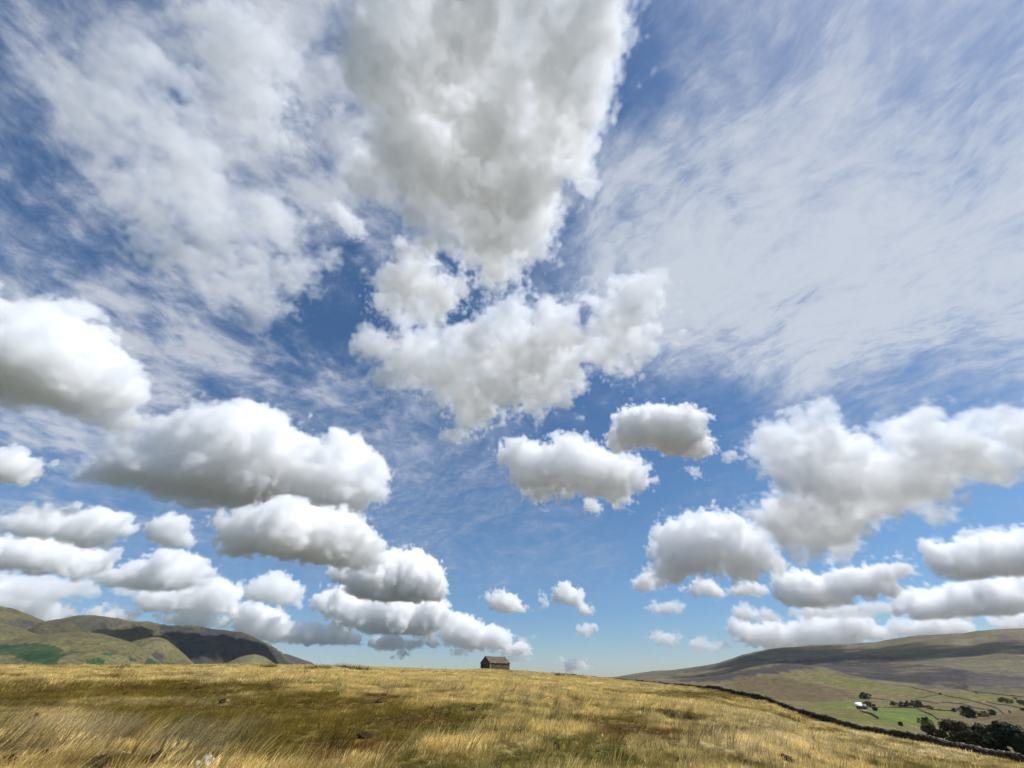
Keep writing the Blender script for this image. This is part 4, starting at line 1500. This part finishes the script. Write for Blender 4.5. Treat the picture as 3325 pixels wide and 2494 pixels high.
def cloud(label, frame, pts, tilt=0.0, dens=1.0, rough=1.0, rmax=90.0, seed=1, base=None, alt=1.0, far=14000.0, thick=1.0, flat=True, torn=1.0, lump=1.0, grow=1.0):
    """One cumulus: its outline fills with billows at their real distance; three nested shells of
    vapour, thin outside and dense inside. tilt 0: seen from the side, 1: seen from below."""
    s, ox, oy = frame
    poly = [(x * s + ox, y * s + oy) for x, y in pts]            # 2212-wide pixels
    rng = np.random.default_rng(seed)
    A = np.array(poly)
    lo, hi = A.min(0), A.max(0)
    hi_true = hi.copy()
    flat = flat and hi[1] - lo[1] > 26
    if flat:                                                     # heap the billows over a level condensation base
        drop = np.clip((A[:, 1] - lo[1]) / (hi[1] - lo[1]) - 0.55, 0, 1) / 0.45
        A[:, 1] += drop * 0.09 * (hi[1] - lo[1])
        poly = [tuple(p_) for p_ in A]
        hi = A.max(0)
    P = lo + rng.random((9000, 2)) * (hi - lo)
    P = P[in_poly(P[:, 0], P[:, 1], poly)]
    dist = np.minimum(poly_dist(P, poly), rmax)
    order = np.argsort(-dist + rng.random(len(P)) * 0.15 * dist.max())
    chosen = []
    for i in order:
        r = dist[i]
        if r < 2.0:
            continue
        ok = True
        if chosen:
            C = np.array(chosen)
            dd = np.hypot(C[:, 0] - P[i, 0], C[:, 1] - P[i, 1])
            ok = not np.any((dd < 0.62 * C[:, 2]) & (r < 0.97 * C[:, 2] + 1) | (dd < 0.45 * r))
        if ok:
            chosen.append((P[i, 0], P[i, 1], r))
        if len(chosen) >= 330:
            break
    C = np.array(chosen)
    by = base if base is not None else hi_true[1]
    bx = 0.5 * (lo[0] + hi[0])
    H = CH * alt
    b = ray(*D(bx, by))
    R = H / max(0.01, b[2] / math.hypot(b[0], b[1]))
    sc_ = min(1.0, far / R)
    R *= sc_
    H *= sc_
    S = []
    for (cx, cy, cr) in C:
        v = ray(*D(cx, cy))
        hz = math.hypot(v[0], v[1])
        t_side = R / hz
        t_plane = (H + 0.0) / max(0.05, v[2])
        t = math.exp((1 - tilt) * math.log(t_side) + tilt * math.log(t_plane))
        px_r = 1.0 / (0.66526 * FOC) * t / (1 + 0.0)
        # off-axis pixels cover less angle
        ax = math.acos(max(-1, min(1, v[1] * CP + v[2] * SP)))
        wr_ = cr * px_r * math.cos(ax) * grow
        off = rng.normal() * 0.38 * wr_ * thick
        pos = v * (t + off)
        S.append((pos[0], pos[1], pos[2], wr_, t))
    S = np.array(S)
    tm = S[:, 4].mean()
    ext = max(hi[0] - lo[0], hi[1] - lo[1])
    vox = float(np.clip(ext / 110.0, 2.4, 4.0))
    pxw = tm / (0.66526 * FOC) * 0.8
    h = vox * pxw
    rloc = float(np.percentile(C[:, 2], 85))
    q = float(np.clip(rloc / 42.0, 0.22, 1.25))
    mar = 34 * q / vox + 5
    lo3 = (S[:, :3] - S[:, 3:4]).min(0) - mar * h
    hi3 = (S[:, :3] + S[:, 3:4]).max(0) + mar * h
    n = np.ceil((hi3 - lo3) / h).astype(int)
    axs = [lo3[i] + h * np.arange(n[i]) for i in range(3)]
    d = np.full(n, -60.0, np.float32)
    for x, y, z, r, _ in S:
        sl = []
        for i, c in enumerate((x, y, z)):
            a0 = max(0, int((c - r - mar * h - lo3[i]) / h))
            a1 = min(n[i], int((c + r + mar * h - lo3[i]) / h) + 1)
            sl.append(slice(a0, a1))
        e = (r - np.sqrt((axs[0][sl[0]][:, None, None] - x) ** 2 + (axs[1][sl[1]][None, :, None] - y) ** 2 + ((axs[2][sl[2]][None, None, :] - z) * 1.12) ** 2)) / h
        vw = d[tuple(sl)]
        np.maximum(vw, e, out=vw)
    NB = np.zeros(n, np.float32)                               # rounded billows
    NW = np.zeros(n, np.float32)                               # torn wisps
    for cell, amp, wamp in ((84, 27, 9), (44, 20, 11), (22, 12, 11), (11, 7.0, 10), (6.0, 3.6, 8.5), (3.4, 1.6, 6.5)):
        cv = cell * q / vox
        if cv < 1.1:
            continue
        m = noise3(n, cv, rng)
        m2 = 2 * m - 1
        NW += (wamp * (torn if cell > 8 else 1.0) * q / vox) * m2
        NB += (amp * q / vox) * (2 * np.abs(m2) - 0.56)
    NB *= 0.8 * rough * lump * (1.35 if q < 0.6 else 1.0)
    NW *= 1.5 * rough
    hb = ((axs[2] - H) / h)[None, None, :].astype(np.float32)

    def shell(kb, kw):
        f = d + kb * NB + kw * NW
        if flat:
            f = np.minimum(f, hb + 0.22 * kb * NB + 0.4 * kw * NW + 4.0 * q / vox)
        return f
    # vapour: thin and torn at the rim, dense within
    f = shell(1.0, 1.0)
    w_ = RAMP * q / vox
    den = np.clip((f + 3.0 * q / vox) / w_, 0, 1)
    den = den * den * (1.6 - 0.6 * den)
    mf = (MFP + 12.0 * min(1.0, tilt * 1.6)) * pxw * max(q, 0.30) / dens
    den *= 1.0 / mf
    src = bpy.data.meshes.new('vapour_grid')
    src.vertices.add(int(np.prod(n)))
    at_ = src.attributes.new('den', 'FLOAT', 'POINT')
    at_.data.foreach_set('value', np.ascontiguousarray(den.astype(np.float32)).ravel())
    so = bpy.data.objects.new('vapour_grid', src)
    root = link('cumulus_cloud', bpy.data.volumes.new('cumulus_cloud'), None, label, 'cloud', 'cumulus clouds in the sky')
    root.location = lo3
    ng = bpy.data.node_groups.new('vapour', 'GeometryNodeTree')
    ng.interface.new_socket('Geometry', in_out='INPUT', socket_type='NodeSocketGeometry')
    ng.interface.new_socket('Geometry', in_out='OUTPUT', socket_type='NodeSocketGeometry')
    go = ng.nodes.new('NodeGroupOutput')
    oi = ng.nodes.new('GeometryNodeObjectInfo')
    oi.inputs['Object'].default_value = so
    na = ng.nodes.new('GeometryNodeInputNamedAttribute')
    na.data_type = 'FLOAT'
    na.inputs['Name'].default_value = 'den'
    si = ng.nodes.new('GeometryNodeSampleIndex')
    si.data_type = 'FLOAT'
    si.domain = 'POINT'
    ng.links.new(oi.outputs['Geometry'], si.inputs['Geometry'])
    ng.links.new(na.outputs[0], si.inputs['Value'])
    ps = ng.nodes.new('GeometryNodeInputPosition')
    sx = ng.nodes.new('ShaderNodeSeparateXYZ')
    ng.links.new(ps.outputs[0], sx.inputs[0])

    def mth(op, a_, b_):
        nd = ng.nodes.new('ShaderNodeMath')
        nd.operation = op
        for i_, q_ in enumerate((a_, b_)):
            if isinstance(q_, bpy.types.NodeSocket):
                ng.links.new(q_, nd.inputs[i_])
            else:
                nd.inputs[i_].default_value = q_
        return nd.outputs[0]
    ii = [mth('ROUND', mth('DIVIDE', sx.outputs[i_], float(h)), 0.0) for i_ in range(3)]
    idx = mth('ADD', ii[2], mth('MULTIPLY', mth('ADD', ii[1], mth('MULTIPLY', ii[0], float(n[1]))), float(n[2])))
    # 24-bit floats cannot count past 16 million voxels; the grids stay well below
    ng.links.new(idx, si.inputs['Index'])
    vc = ng.nodes.new('GeometryNodeVolumeCube')
    ng.links.new(si.outputs[0], vc.inputs['Density'])
    vc.inputs['Background'].default_value = 0.0
    vc.inputs['Min'].default_value = (0, 0, 0)
    vc.inputs['Max'].default_value = tuple(float(h * (k_ - 1)) for k_ in n)
    for nm_, k_ in zip(('Resolution X', 'Resolution Y', 'Resolution Z'), n):
        vc.inputs[nm_].default_value = int(k_)
    sm = ng.nodes.new('GeometryNodeSetMaterial')
    sm.inputs['Material'].default_value = VAPOUR
    ng.links.new(vc.outputs[0], sm.inputs[0])
    ng.links.new(sm.outputs[0], go.inputs[0])
    md = root.modifiers.new('vapour', 'NODES')
    md.node_group = ng
    return root


r1, r2 = (0.4411, 0, 0), (0.4411, 665.3, 0)
r4, r5, r6 = (0.401, 0, 598.7), (0.421, 731.8, 565.5), (0.401, 1330.5, 798.3)
r7, r8 = (0.391, 0, 1064.4), (0.3308, 665.3, 1130.9)

CLOUDS = [
    ('vast cumulus with a grey base filling the top middle of the sky', r2,
     [(200, -200), (210, 0), (230, 120), (200, 250), (170, 400), (180, 560), (230, 650), (310, 700), (270, 760), (250, 860), (310, 940), (380, 970), (440, 1030), (500, 1110), (520, 1140), (450, 1190), (410, 1240), (420, 1300), (340, 1340), (330, 1410), (390, 1460), (430, 1530), (470, 1500), (520, 1450), (580, 1440), (640, 1500), (690, 1470), (640, 1400), (590, 1340), (610, 1280), (660, 1240), (740, 1240), (790, 1280), (830, 1350), (890, 1390), (960, 1400), (1000, 1340), (1010, 1270), (1060, 1240), (1150, 1220), (1240, 1130), (1250, 1060), (1290, 980), (1240, 910), (1300, 900), (1370, 930), (1410, 880), (1360, 800), (1420, 740), (1440, 660), (1480, 620), (1470, 560), (1490, 480), (1520, 430), (1530, 350), (1560, 310), (1590, 200), (1620, 130), (1600, 60), (1590, -200)],
     dict(tilt=1.0, rmax=90, dens=1.1, torn=1.25, lump=0.45, flat=False)),
    ('ragged bright cumulus with torn holes below the vast grey one', r5,
     [(130, 400), (200, 370), (260, 370), (310, 320), (330, 260), (400, 300), (460, 360), (540, 370), (640, 360), (720, 350), (760, 290), (770, 240), (850, 200), (930, 210), (1000, 250), (1060, 210), (1150, 210), (1195, 230), (1190, 290), (1210, 380), (1250, 400), (1300, 370), (1310, 290), (1290, 240), (1250, 220), (1280, 180), (1350, 150), (1450, 120), (1560, 140), (1610, 180), (1680, 230), (1650, 290), (1600, 300), (1640, 390), (1660, 420), (1560, 490), (1500, 500), (1520, 590), (1470, 610), (1380, 560), (1290, 560), (1240, 620), (1230, 680), (1130, 700), (1050, 740), (930, 750), (820, 740), (770, 790), (700, 830), (620, 880), (590, 850), (610, 790), (520, 750), (480, 690), (400, 650), (310, 630), (240, 560), (200, 490), (160, 450)],
     dict(tilt=0.8, rmax=50, dens=0.8, rough=1.1, torn=2.0, flat=False)),
    ('long ragged cumulus slanting down through the upper left sky', r1,
     [(550, 370), (620, 350), (660, 390), (720, 340), (770, 350), (800, 420), (850, 500), (920, 560), (1000, 620), (1090, 690), (1120, 760), (1060, 830), (1110, 900), (1200, 960), (1240, 1020), (1290, 1010), (1370, 985), (1410, 1050), (1420, 1110), (1400, 1160), (1460, 1230), (1470, 1260), (1540, 1290), (1520, 1370), (1440, 1380), (1380, 1430), (1400, 1480), (1460, 1520), (1340, 1525), (1280, 1490), (1240, 1420), (1150, 1360), (1060, 1290), (960, 1240), (870, 1180), (750, 1120), (690, 1060), (640, 960), (740, 900), (760, 830), (690, 760), (650, 700), (600, 640), (530, 560), (510, 490), (640, 450)],
     dict(tilt=0.9, rmax=45, dens=0.5, rough=1.1, torn=2.2, flat=False)),
    ('thin pale cumulus between the slanting one and the vast grey one', r1,
     [(920, 140), (1000, 70), (1130, 40), (1230, 30), (1300, 100), (1400, 180), (1420, 260), (1390, 400), (1420, 520), (1400, 600), (1380, 700), (1300, 720), (1200, 640), (1150, 540), (1050, 420), (930, 340), (900, 260)],
     dict(tilt=1.0, rmax=45, dens=0.3, rough=1.1, torn=2.4, flat=False)),
    ('small wispy shred beside the left edge of the vast grey cloud', r1,
     [(1640, 980), (1700, 1010), (1730, 1060), (1790, 1120), (1760, 1170), (1700, 1150), (1640, 1090), (1610, 1040)],
     dict(tilt=0.8, dens=0.4, rough=1.4, flat=False)),
    ('large domed cumulus cut by the left edge of the photo', r4,
     [(-250, 150), (-100, 100), (60, 110), (130, 115), (220, 120), (300, 150), (370, 175), (430, 215), (500, 255), (530, 290), (600, 350), (640, 420), (680, 460), (715, 490), (720, 535), (775, 570), (785, 620), (760, 665), (700, 705), (600, 715), (450, 718), (250, 715), (0, 712), (-250, 700)],
     dict(tilt=0.25, rmax=85, dens=1.0)),
    ('biggest flat-based cumulus of the left half with a grey underside', r4,
     [(450, 1050), (520, 1010), (580, 950), (650, 900), (700, 890), (760, 880), (820, 820), (900, 780), (960, 740), (985, 690), (1040, 690), (1080, 720), (1120, 740), (1180, 715), (1240, 720), (1290, 690), (1350, 680), (1400, 705), (1470, 735), (1550, 790), (1620, 850), (1660, 870), (1700, 850), (1730, 880), (1735, 940), (1750, 975), (1775, 910), (1790, 870), (1850, 855), (1900, 900), (1970, 940), (2030, 965), (2065, 1020), (2050, 1070), (2050, 1180), (1990, 1210), (1900, 1220), (1800, 1240), (1650, 1210), (1550, 1190), (1400, 1215), (1250, 1230), (1100, 1215), (900, 1195), (750, 1180), (600, 1130), (500, 1090)],
     dict(tilt=0.2, rmax=85, dens=1.1, alt=1.5)),
    ('torn wisp on the left shoulder of the biggest left cumulus', r4,
     [(540, 790), (690, 755), (800, 745), (850, 780), (800, 820), (740, 860), (690, 890), (640, 850)],
     dict(tilt=0.2, dens=0.3, rough=1.5, flat=False)),
    ('cumulus tucked directly beneath the biggest left cumulus', r4,
     [(1130, 1280), (1200, 1265), (1300, 1270), (1370, 1235), (1430, 1210), (1500, 1195), (1530, 1185), (1600, 1215), (1700, 1235), (1780, 1250), (1850, 1240), (1920, 1280), (1950, 1330), (1990, 1370), (2010, 1410), (2060, 1450), (2080, 1490), (2040, 1530), (1950, 1540), (1800, 1520), (1650, 1510), (1500, 1490), (1400, 1470), (1350, 1490), (1250, 1500), (1190, 1470), (1200, 1400), (1170, 1330)],
     dict(tilt=0.1, rmax=60, alt=0.61)),
    ('small cumulus at the left edge under the large domed one', r4,
     [(-200, 920), (0, 920), (40, 915), (100, 950), (240, 985), (255, 1000), (220, 1060), (100, 1100), (0, 1105), (-200, 1100)],
     dict(tilt=0.1)),
    ('bright heaped cumulus above the dark one left of the barn', r8,
     [(130, 330), (160, 280), (250, 270), (330, 230), (400, 200), (500, 175), (550, 165), (600, 190), (660, 175), (710, 185), (760, 230), (830, 255), (880, 300), (900, 345), (890, 400), (870, 440), (920, 470), (880, 495), (750, 480), (600, 490), (450, 480), (300, 450), (230, 390), (150, 360)],
     dict(rmax=55, dens=1.2)),
    ('dark slate-based cumulus left of the barn under the bright heaped one', r8,
     [(20, 540), (40, 490), (100, 450), (160, 425), (200, 395), (260, 415), (310, 425), (320, 480), (400, 505), (480, 500), (580, 475), (640, 510), (720, 495), (800, 490), (880, 500), (920, 560), (930, 600), (860, 660), (800, 700), (700, 715), (550, 705), (400, 670), (250, 640), (120, 590), (40, 565)],
     dict(rmax=55, dens=1.4)),
    ('stepped row of bright cumulus heads right above the barn', r8,
     [(860, 660), (900, 620), (960, 590), (1020, 590), (1060, 625), (1110, 640), (1140, 680), (1200, 680), (1250, 690), (1310, 700), (1340, 740), (1330, 780), (1380, 760), (1430, 750), (1445, 790), (1460, 830), (1420, 850), (1300, 820), (1150, 800), (1000, 780), (900, 770), (850, 720)],
     dict(dens=1.1)),
    ('low white bank of cumulus near the horizon left of the barn', r8,
     [(410, 790), (430, 750), (480, 730), (540, 720), (590, 735), (640, 755), (720, 750), (800, 745), (855, 760), (860, 790), (800, 800), (700, 815), (600, 825), (500, 820), (430, 815)], dict()),
    ('bright white cumulus rising over the dark end of the left fell', r7,
     [(1280, 620), (1330, 615), (1390, 608), (1450, 630), (1520, 645), (1560, 680), (1575, 720), (1650, 730), (1740, 725), (1800, 745), (1860, 730), (1930, 740), (1985, 790), (1990, 820), (1900, 830), (1750, 825), (1600, 815), (1450, 800), (1350, 770), (1300, 740), (1270, 680)], dict()),
    ('broad pale cumulus at the left edge above the long grey band', r7,
     [(-150, 150), (0, 160), (60, 100), (150, 75), (230, 100), (300, 90), (400, 95), (500, 80), (590, 85), (660, 115), (720, 160), (740, 190), (690, 230), (600, 270), (500, 285), (350, 255), (150, 235), (0, 225), (-150, 220)], dict()),
    ('long grey band of cloud at the left edge', r7,
     [(-150, 240), (0, 240), (200, 245), (400, 270), (550, 310), (640, 330), (600, 390), (520, 430), (400, 440), (250, 430), (100, 420), (-150, 400)], dict(dens=1.2)),
    ('pointed cumulus with a bright crown right of the long grey band', r7,
     [(540, 430), (640, 420), (700, 395), (780, 370), (840, 350), (870, 305), (930, 330), (980, 345), (1030, 340), (1100, 380), (1140, 410), (1160, 450), (1120, 490), (1040, 510), (900, 525), (800, 535), (700, 520), (560, 490), (500, 460)], dict()),
    ('small kidney-shaped cumulus in the gap of the left clouds', r7,
     [(830, 170), (870, 130), (940, 105), (1000, 120), (1045, 160), (1030, 200), (1060, 260), (1040, 290), (960, 285), (860, 260), (840, 220)], dict(dens=0.8)),
    ('dull grey cumulus low over the left fell below the pointed one', r7,
     [(700, 590), (800, 550), (950, 530), (1080, 510), (1150, 480), (1200, 500), (1300, 510), (1360, 540), (1370, 580), (1300, 620), (1200, 660), (1050, 660), (900, 650), (780, 620)], dict(dens=0.9)),
    ('soft two-peaked cumulus left of the dark slate-based one', r7,
     [(1340, 510), (1400, 470), (1460, 460), (1530, 430), (1560, 470), (1640, 500), (1680, 540), (1680, 600), (1600, 610), (1500, 590), (1400, 580)], dict(dens=0.7)),
    ('white cumulus behind the top of the far left fell', r7,
     [(-100, 500), (0, 495), (80, 510), (100, 545), (200, 545), (280, 590), (320, 640), (340, 610), (390, 615), (410, 660), (380, 690), (250, 700), (100, 650), (-100, 640)], dict()),
    ('low white cumulus peeping over the summit of the main left fell', r7,
     [(460, 660), (500, 640), (600, 635), (680, 635), (740, 665), (745, 700), (600, 710), (500, 690)], dict()),
    ('faint grey cloud streak resting on the main left fell', r7,
     [(850, 680), (1000, 660), (1200, 670), (1280, 690), (1260, 740), (1100, 740), (900, 720)], dict(dens=0.7)),
    ('white cumulus in mid sky with a frayed left end', r5,
     [(820, 945), (870, 915), (940, 900), (1000, 925), (1050, 930), (1080, 950), (1130, 910), (1190, 890), (1250, 895), (1310, 940), (1400, 970), (1440, 1000), (1500, 990), (1560, 1020), (1590, 1060), (1580, 1100), (1640, 1130), (1600, 1150), (1500, 1170), (1480, 1210), (1500, 1250), (1430, 1255), (1380, 1230), (1300, 1190), (1200, 1190), (1130, 1190), (1050, 1220), (1000, 1220), (950, 1170), (890, 1120), (860, 1060), (830, 1010)],
     dict(tilt=0.4, rmax=45, dens=0.8, rough=1.1, torn=1.5, flat=False)),
    ('tiny puff hanging under the frayed mid-sky cumulus', r5, [(1250, 1220), (1320, 1210), (1350, 1270), (1320, 1300), (1270, 1280)], dict(dens=0.5, flat=False)),
    ('torn shreds of cloud linking the ragged cumulus to the vast grey one', r5,
     [(180, 210), (230, 80), (330, -40), (480, -60), (560, 60), (700, 60), (900, -20), (930, 100), (800, 140), (700, 110), (640, 180), (560, 260), (500, 330), (400, 280), (330, 260), (250, 290)],
     dict(tilt=0.9, rmax=24, dens=0.4, torn=2.2, flat=False)),
    ('compact white cumulus upper right of the frayed mid-sky one', r5,
     [(1365, 900), (1410, 850), (1400, 800), (1450, 760), (1520, 730), (1580, 750), (1640, 730), (1720, 740), (1830, 745), (1900, 790), (1870, 830), (1860, 870), (1900, 910), (1960, 940), (1940, 965), (1890, 1000), (1840, 1020), (1760, 1000), (1700, 990), (1620, 960), (1540, 950), (1450, 970), (1390, 960)],
     dict(tilt=0.4, rmax=55, flat=False)),
    ('wispy shred just below the compact white cumulus', r5, [(1770, 1060), (1830, 1060), (1875, 1100), (1820, 1110)], dict(dens=0.4, rough=1.3, flat=False)),
    ('wispy shred right of the compact white cumulus', r5, [(1975, 985), (2040, 980), (2064, 1005), (1990, 1010)], dict(dens=0.4, rough=1.3, flat=False)),
    ('huge cumulus stretching from mid right to the right edge', r6,
     [(755, 440), (830, 400), (850, 340), (900, 300), (960, 285), (1050, 290), (1120, 295), (1200, 285), (1270, 330), (1340, 350), (1400, 390), (1450, 380), (1410, 330), (1450, 285), (1530, 280), (1580, 245), (1640, 235), (1720, 260), (1800, 290), (1870, 270), (1950, 265), (2010, 310), (2100, 310), (2110, 250), (2100, 210), (2198, 195), (2400, 220), (2400, 520), (2198, 530), (2100, 520), (2000, 560), (1900, 565), (1810, 560), (1800, 640), (1790, 710), (1700, 710), (1640, 775), (1540, 760), (1480, 800), (1400, 830), (1320, 840), (1260, 890), (1240, 920), (1240, 1030), (1150, 1030), (1100, 980), (1060, 990), (960, 980), (880, 950), (830, 890), (740, 840), (660, 770), (700, 730), (800, 700), (830, 660), (880, 630), (940, 640), (920, 580), (850, 540), (780, 510)],
     dict(tilt=0.35, rmax=60, dens=0.9, torn=1.35, alt=0.70, flat=False)),
    ('lumpy cumulus with small holes at the lower left end of the huge right one', r6,
     [(180, 980), (215, 930), (240, 840), (280, 800), (370, 800), (430, 770), (510, 755), (580, 770), (640, 780), (700, 830), (820, 870), (840, 930), (870, 980), (880, 1050), (800, 1070), (710, 1110), (600, 1100), (500, 1080), (400, 1090), (330, 1150), (240, 1140), (200, 1080), (210, 1040)],
     dict(tilt=0.15, rmax=45, dens=0.8, torn=1.7, flat=False)),
    ('small soft puff trailing off the lumpy cumulus to the lower left', r6, [(75, 1160), (130, 1100), (180, 1090), (230, 1140), (200, 1190), (120, 1200)], dict(dens=0.6)),
    ('low double puff below the lumpy cumulus', r6, [(340, 1180), (400, 1150), (460, 1130), (520, 1130), (580, 1180), (600, 1200), (660, 1150), (750, 1140), (810, 1170), (810, 1210), (700, 1220), (560, 1225), (430, 1200)], dict(dens=0.8)),
    ('long grey cumulus in two tiers under the huge right one', r6,
     [(850, 1100), (900, 1075), (970, 1100), (1050, 1090), (1120, 1110), (1200, 1090), (1260, 1060), (1350, 1060), (1430, 1035), (1530, 1030), (1610, 1075), (1600, 1110), (1500, 1130), (1550, 1160), (1520, 1200), (1400, 1210), (1250, 1220), (1100, 1260), (950, 1260), (870, 1220), (860, 1150)], dict()),
    ('rounded cumulus at the right edge above the long bank', r6,
     [(1680, 1030), (1700, 950), (1770, 935), (1850, 940), (1920, 910), (2000, 890), (2100, 890), (2198, 895), (2400, 900), (2400, 1090), (2198, 1100), (2000, 1110), (1850, 1120), (1740, 1090)], dict()),
    ('long grey bank of cloud at the right edge over the right fell', r6,
     [(1460, 1270), (1550, 1230), (1650, 1200), (1750, 1180), (1850, 1140), (2000, 1130), (2198, 1115), (2400, 1110), (2400, 1290), (2198, 1310), (2000, 1320), (1800, 1320), (1600, 1320), (1500, 1310)], dict(dens=1.1)),
    ('pale cumulus sitting on the crest of the right fell', r6, [(1600, 1400), (1640, 1350), (1700, 1330), (1800, 1325), (1880, 1340), (1920, 1380), (1900, 1430), (1750, 1440), (1600, 1440)], dict(dens=0.8)),
    ('pale cumulus at the right edge just above the crest of the fell', r6, [(2000, 1360), (2100, 1325), (2198, 1320), (2350, 1330), (2350, 1390), (2100, 1400)], dict(dens=0.8)),
    ('wide hazy bank of low cumulus left of the right fell summit', r6,
     [(600, 1400), (630, 1350), (690, 1345), (740, 1380), (860, 1350), (930, 1380), (1000, 1350), (1150, 1330), (1280, 1310), (1340, 1330), (1400, 1380), (1480, 1400), (1470, 1440), (1300, 1450), (1150, 1480), (900, 1490), (750, 1480), (650, 1450)], dict(dens=0.8)),
    ('small flat puff above the wide hazy low bank', r6, [(630, 1300), (660, 1265), (740, 1290), (850, 1310), (860, 1340), (760, 1350), (660, 1340)], dict(dens=0.7)),
    ('small soft cumulus above the left foot of the right fell', r6, [(260, 1270), (320, 1240), (370, 1270), (340, 1310), (230, 1320), (180, 1290), (210, 1240)], dict(dens=0.6)),
    ('tiny white puff low above the end of the right fell', r6, [(165, 1440), (230, 1415), (290, 1420), (325, 1450), (310, 1490), (220, 1470)], dict(dens=0.6)),
    ('faint low puff where the right fell meets the sky', r6, [(400, 1480), (460, 1450), (500, 1480), (600, 1490), (560, 1520), (430, 1510)], dict(dens=0.5)),
    ('lone white puff in the blue directly above the barn', r8, [(1170, 490), (1200, 455), (1270, 445), (1360, 465), (1390, 520), (1450, 555), (1400, 570), (1300, 575), (1210, 555)], dict()),
    ('white puff with a tail, right of the lone puff above the barn', r8, [(1590, 470), (1620, 410), (1680, 390), (1740, 415), (1790, 450), (1785, 500), (1850, 530), (1855, 580), (1780, 590), (1760, 550), (1700, 520), (1620, 510)], dict()),
    ('tiny upright puff beside the puff with a tail', r8, [(1510, 490), (1540, 455), (1565, 490), (1570, 545), (1530, 540)], dict(dens=0.7)),
    ('small oval puff in the blue right of the barn', r8, [(1760, 690), (1790, 660), (1860, 655), (1890, 690), (1850, 730), (1780, 725)], dict(dens=0.7)),
    ('bright flat little cumulus nearest the horizon right of the barn', r8, [(1645, 925), (1680, 900), (1730, 880), (1790, 895), (1835, 920), (1820, 940), (1700, 940)], dict()),
    ('flat blue-grey cloud sheet at the left edge below the long grey band', r7, [(-150, 430), (0, 440), (200, 455), (420, 470), (560, 520), (520, 560), (330, 575), (150, 560), (-150, 545)], dict(dens=0.5)),
    ('grey cloud sheet joining the pointed cumulus to the dull grey one', r7, [(560, 500), (800, 530), (1000, 520), (1180, 470), (1240, 510), (1150, 560), (900, 590), (680, 570)], dict(dens=0.5)),
    ('thin low cloud strip under the white bank left of the barn', r8, [(540, 855), (620, 830), (690, 850), (680, 870), (590, 875)], dict(dens=0.6)),
    ('small low puff between the white bank and the barn', r8, [(930, 835), (980, 812), (1045, 835), (1020, 855), (950, 855)], dict(dens=0.6)),
    ('pale flat puff low behind the right end of the stepped row', r8, [(1260, 860), (1330, 838), (1420, 860), (1440, 880), (1300, 890)], dict(dens=0.5)),
    ('thin hazy layer of cloud under the two-tiered grey cumulus', r6, [(930, 1295), (1100, 1280), (1250, 1265), (1440, 1250), (1500, 1280), (1400, 1320), (1150, 1335), (960, 1330)], dict(dens=0.5)),
    ('hazy cloud patch between the low bank and the long right bank', r6, [(1440, 1400), (1500, 1360), (1600, 1350), (1660, 1390), (1600, 1430), (1480, 1450)], dict(dens=0.5)),
    ('grey cloud shelf at the left edge beneath the small edge cumulus', r4, [(-200, 1250), (0, 1240), (250, 1230), (450, 1245), (350, 1275), (100, 1280), (-200, 1290)], dict(dens=0.4)),
]
for k, (lab, fr_, pts, kw) in enumerate(CLOUDS):
    if fr_ is r7 and 'alt' not in kw:
        kw = dict(kw, alt=1.55)
    if fr_ is not r1 and fr_ is not r2 and fr_ is not r5:
        kw = dict(kw, grow=1.01)
    cloud(lab, fr_, pts, seed=100 + k, **kw)
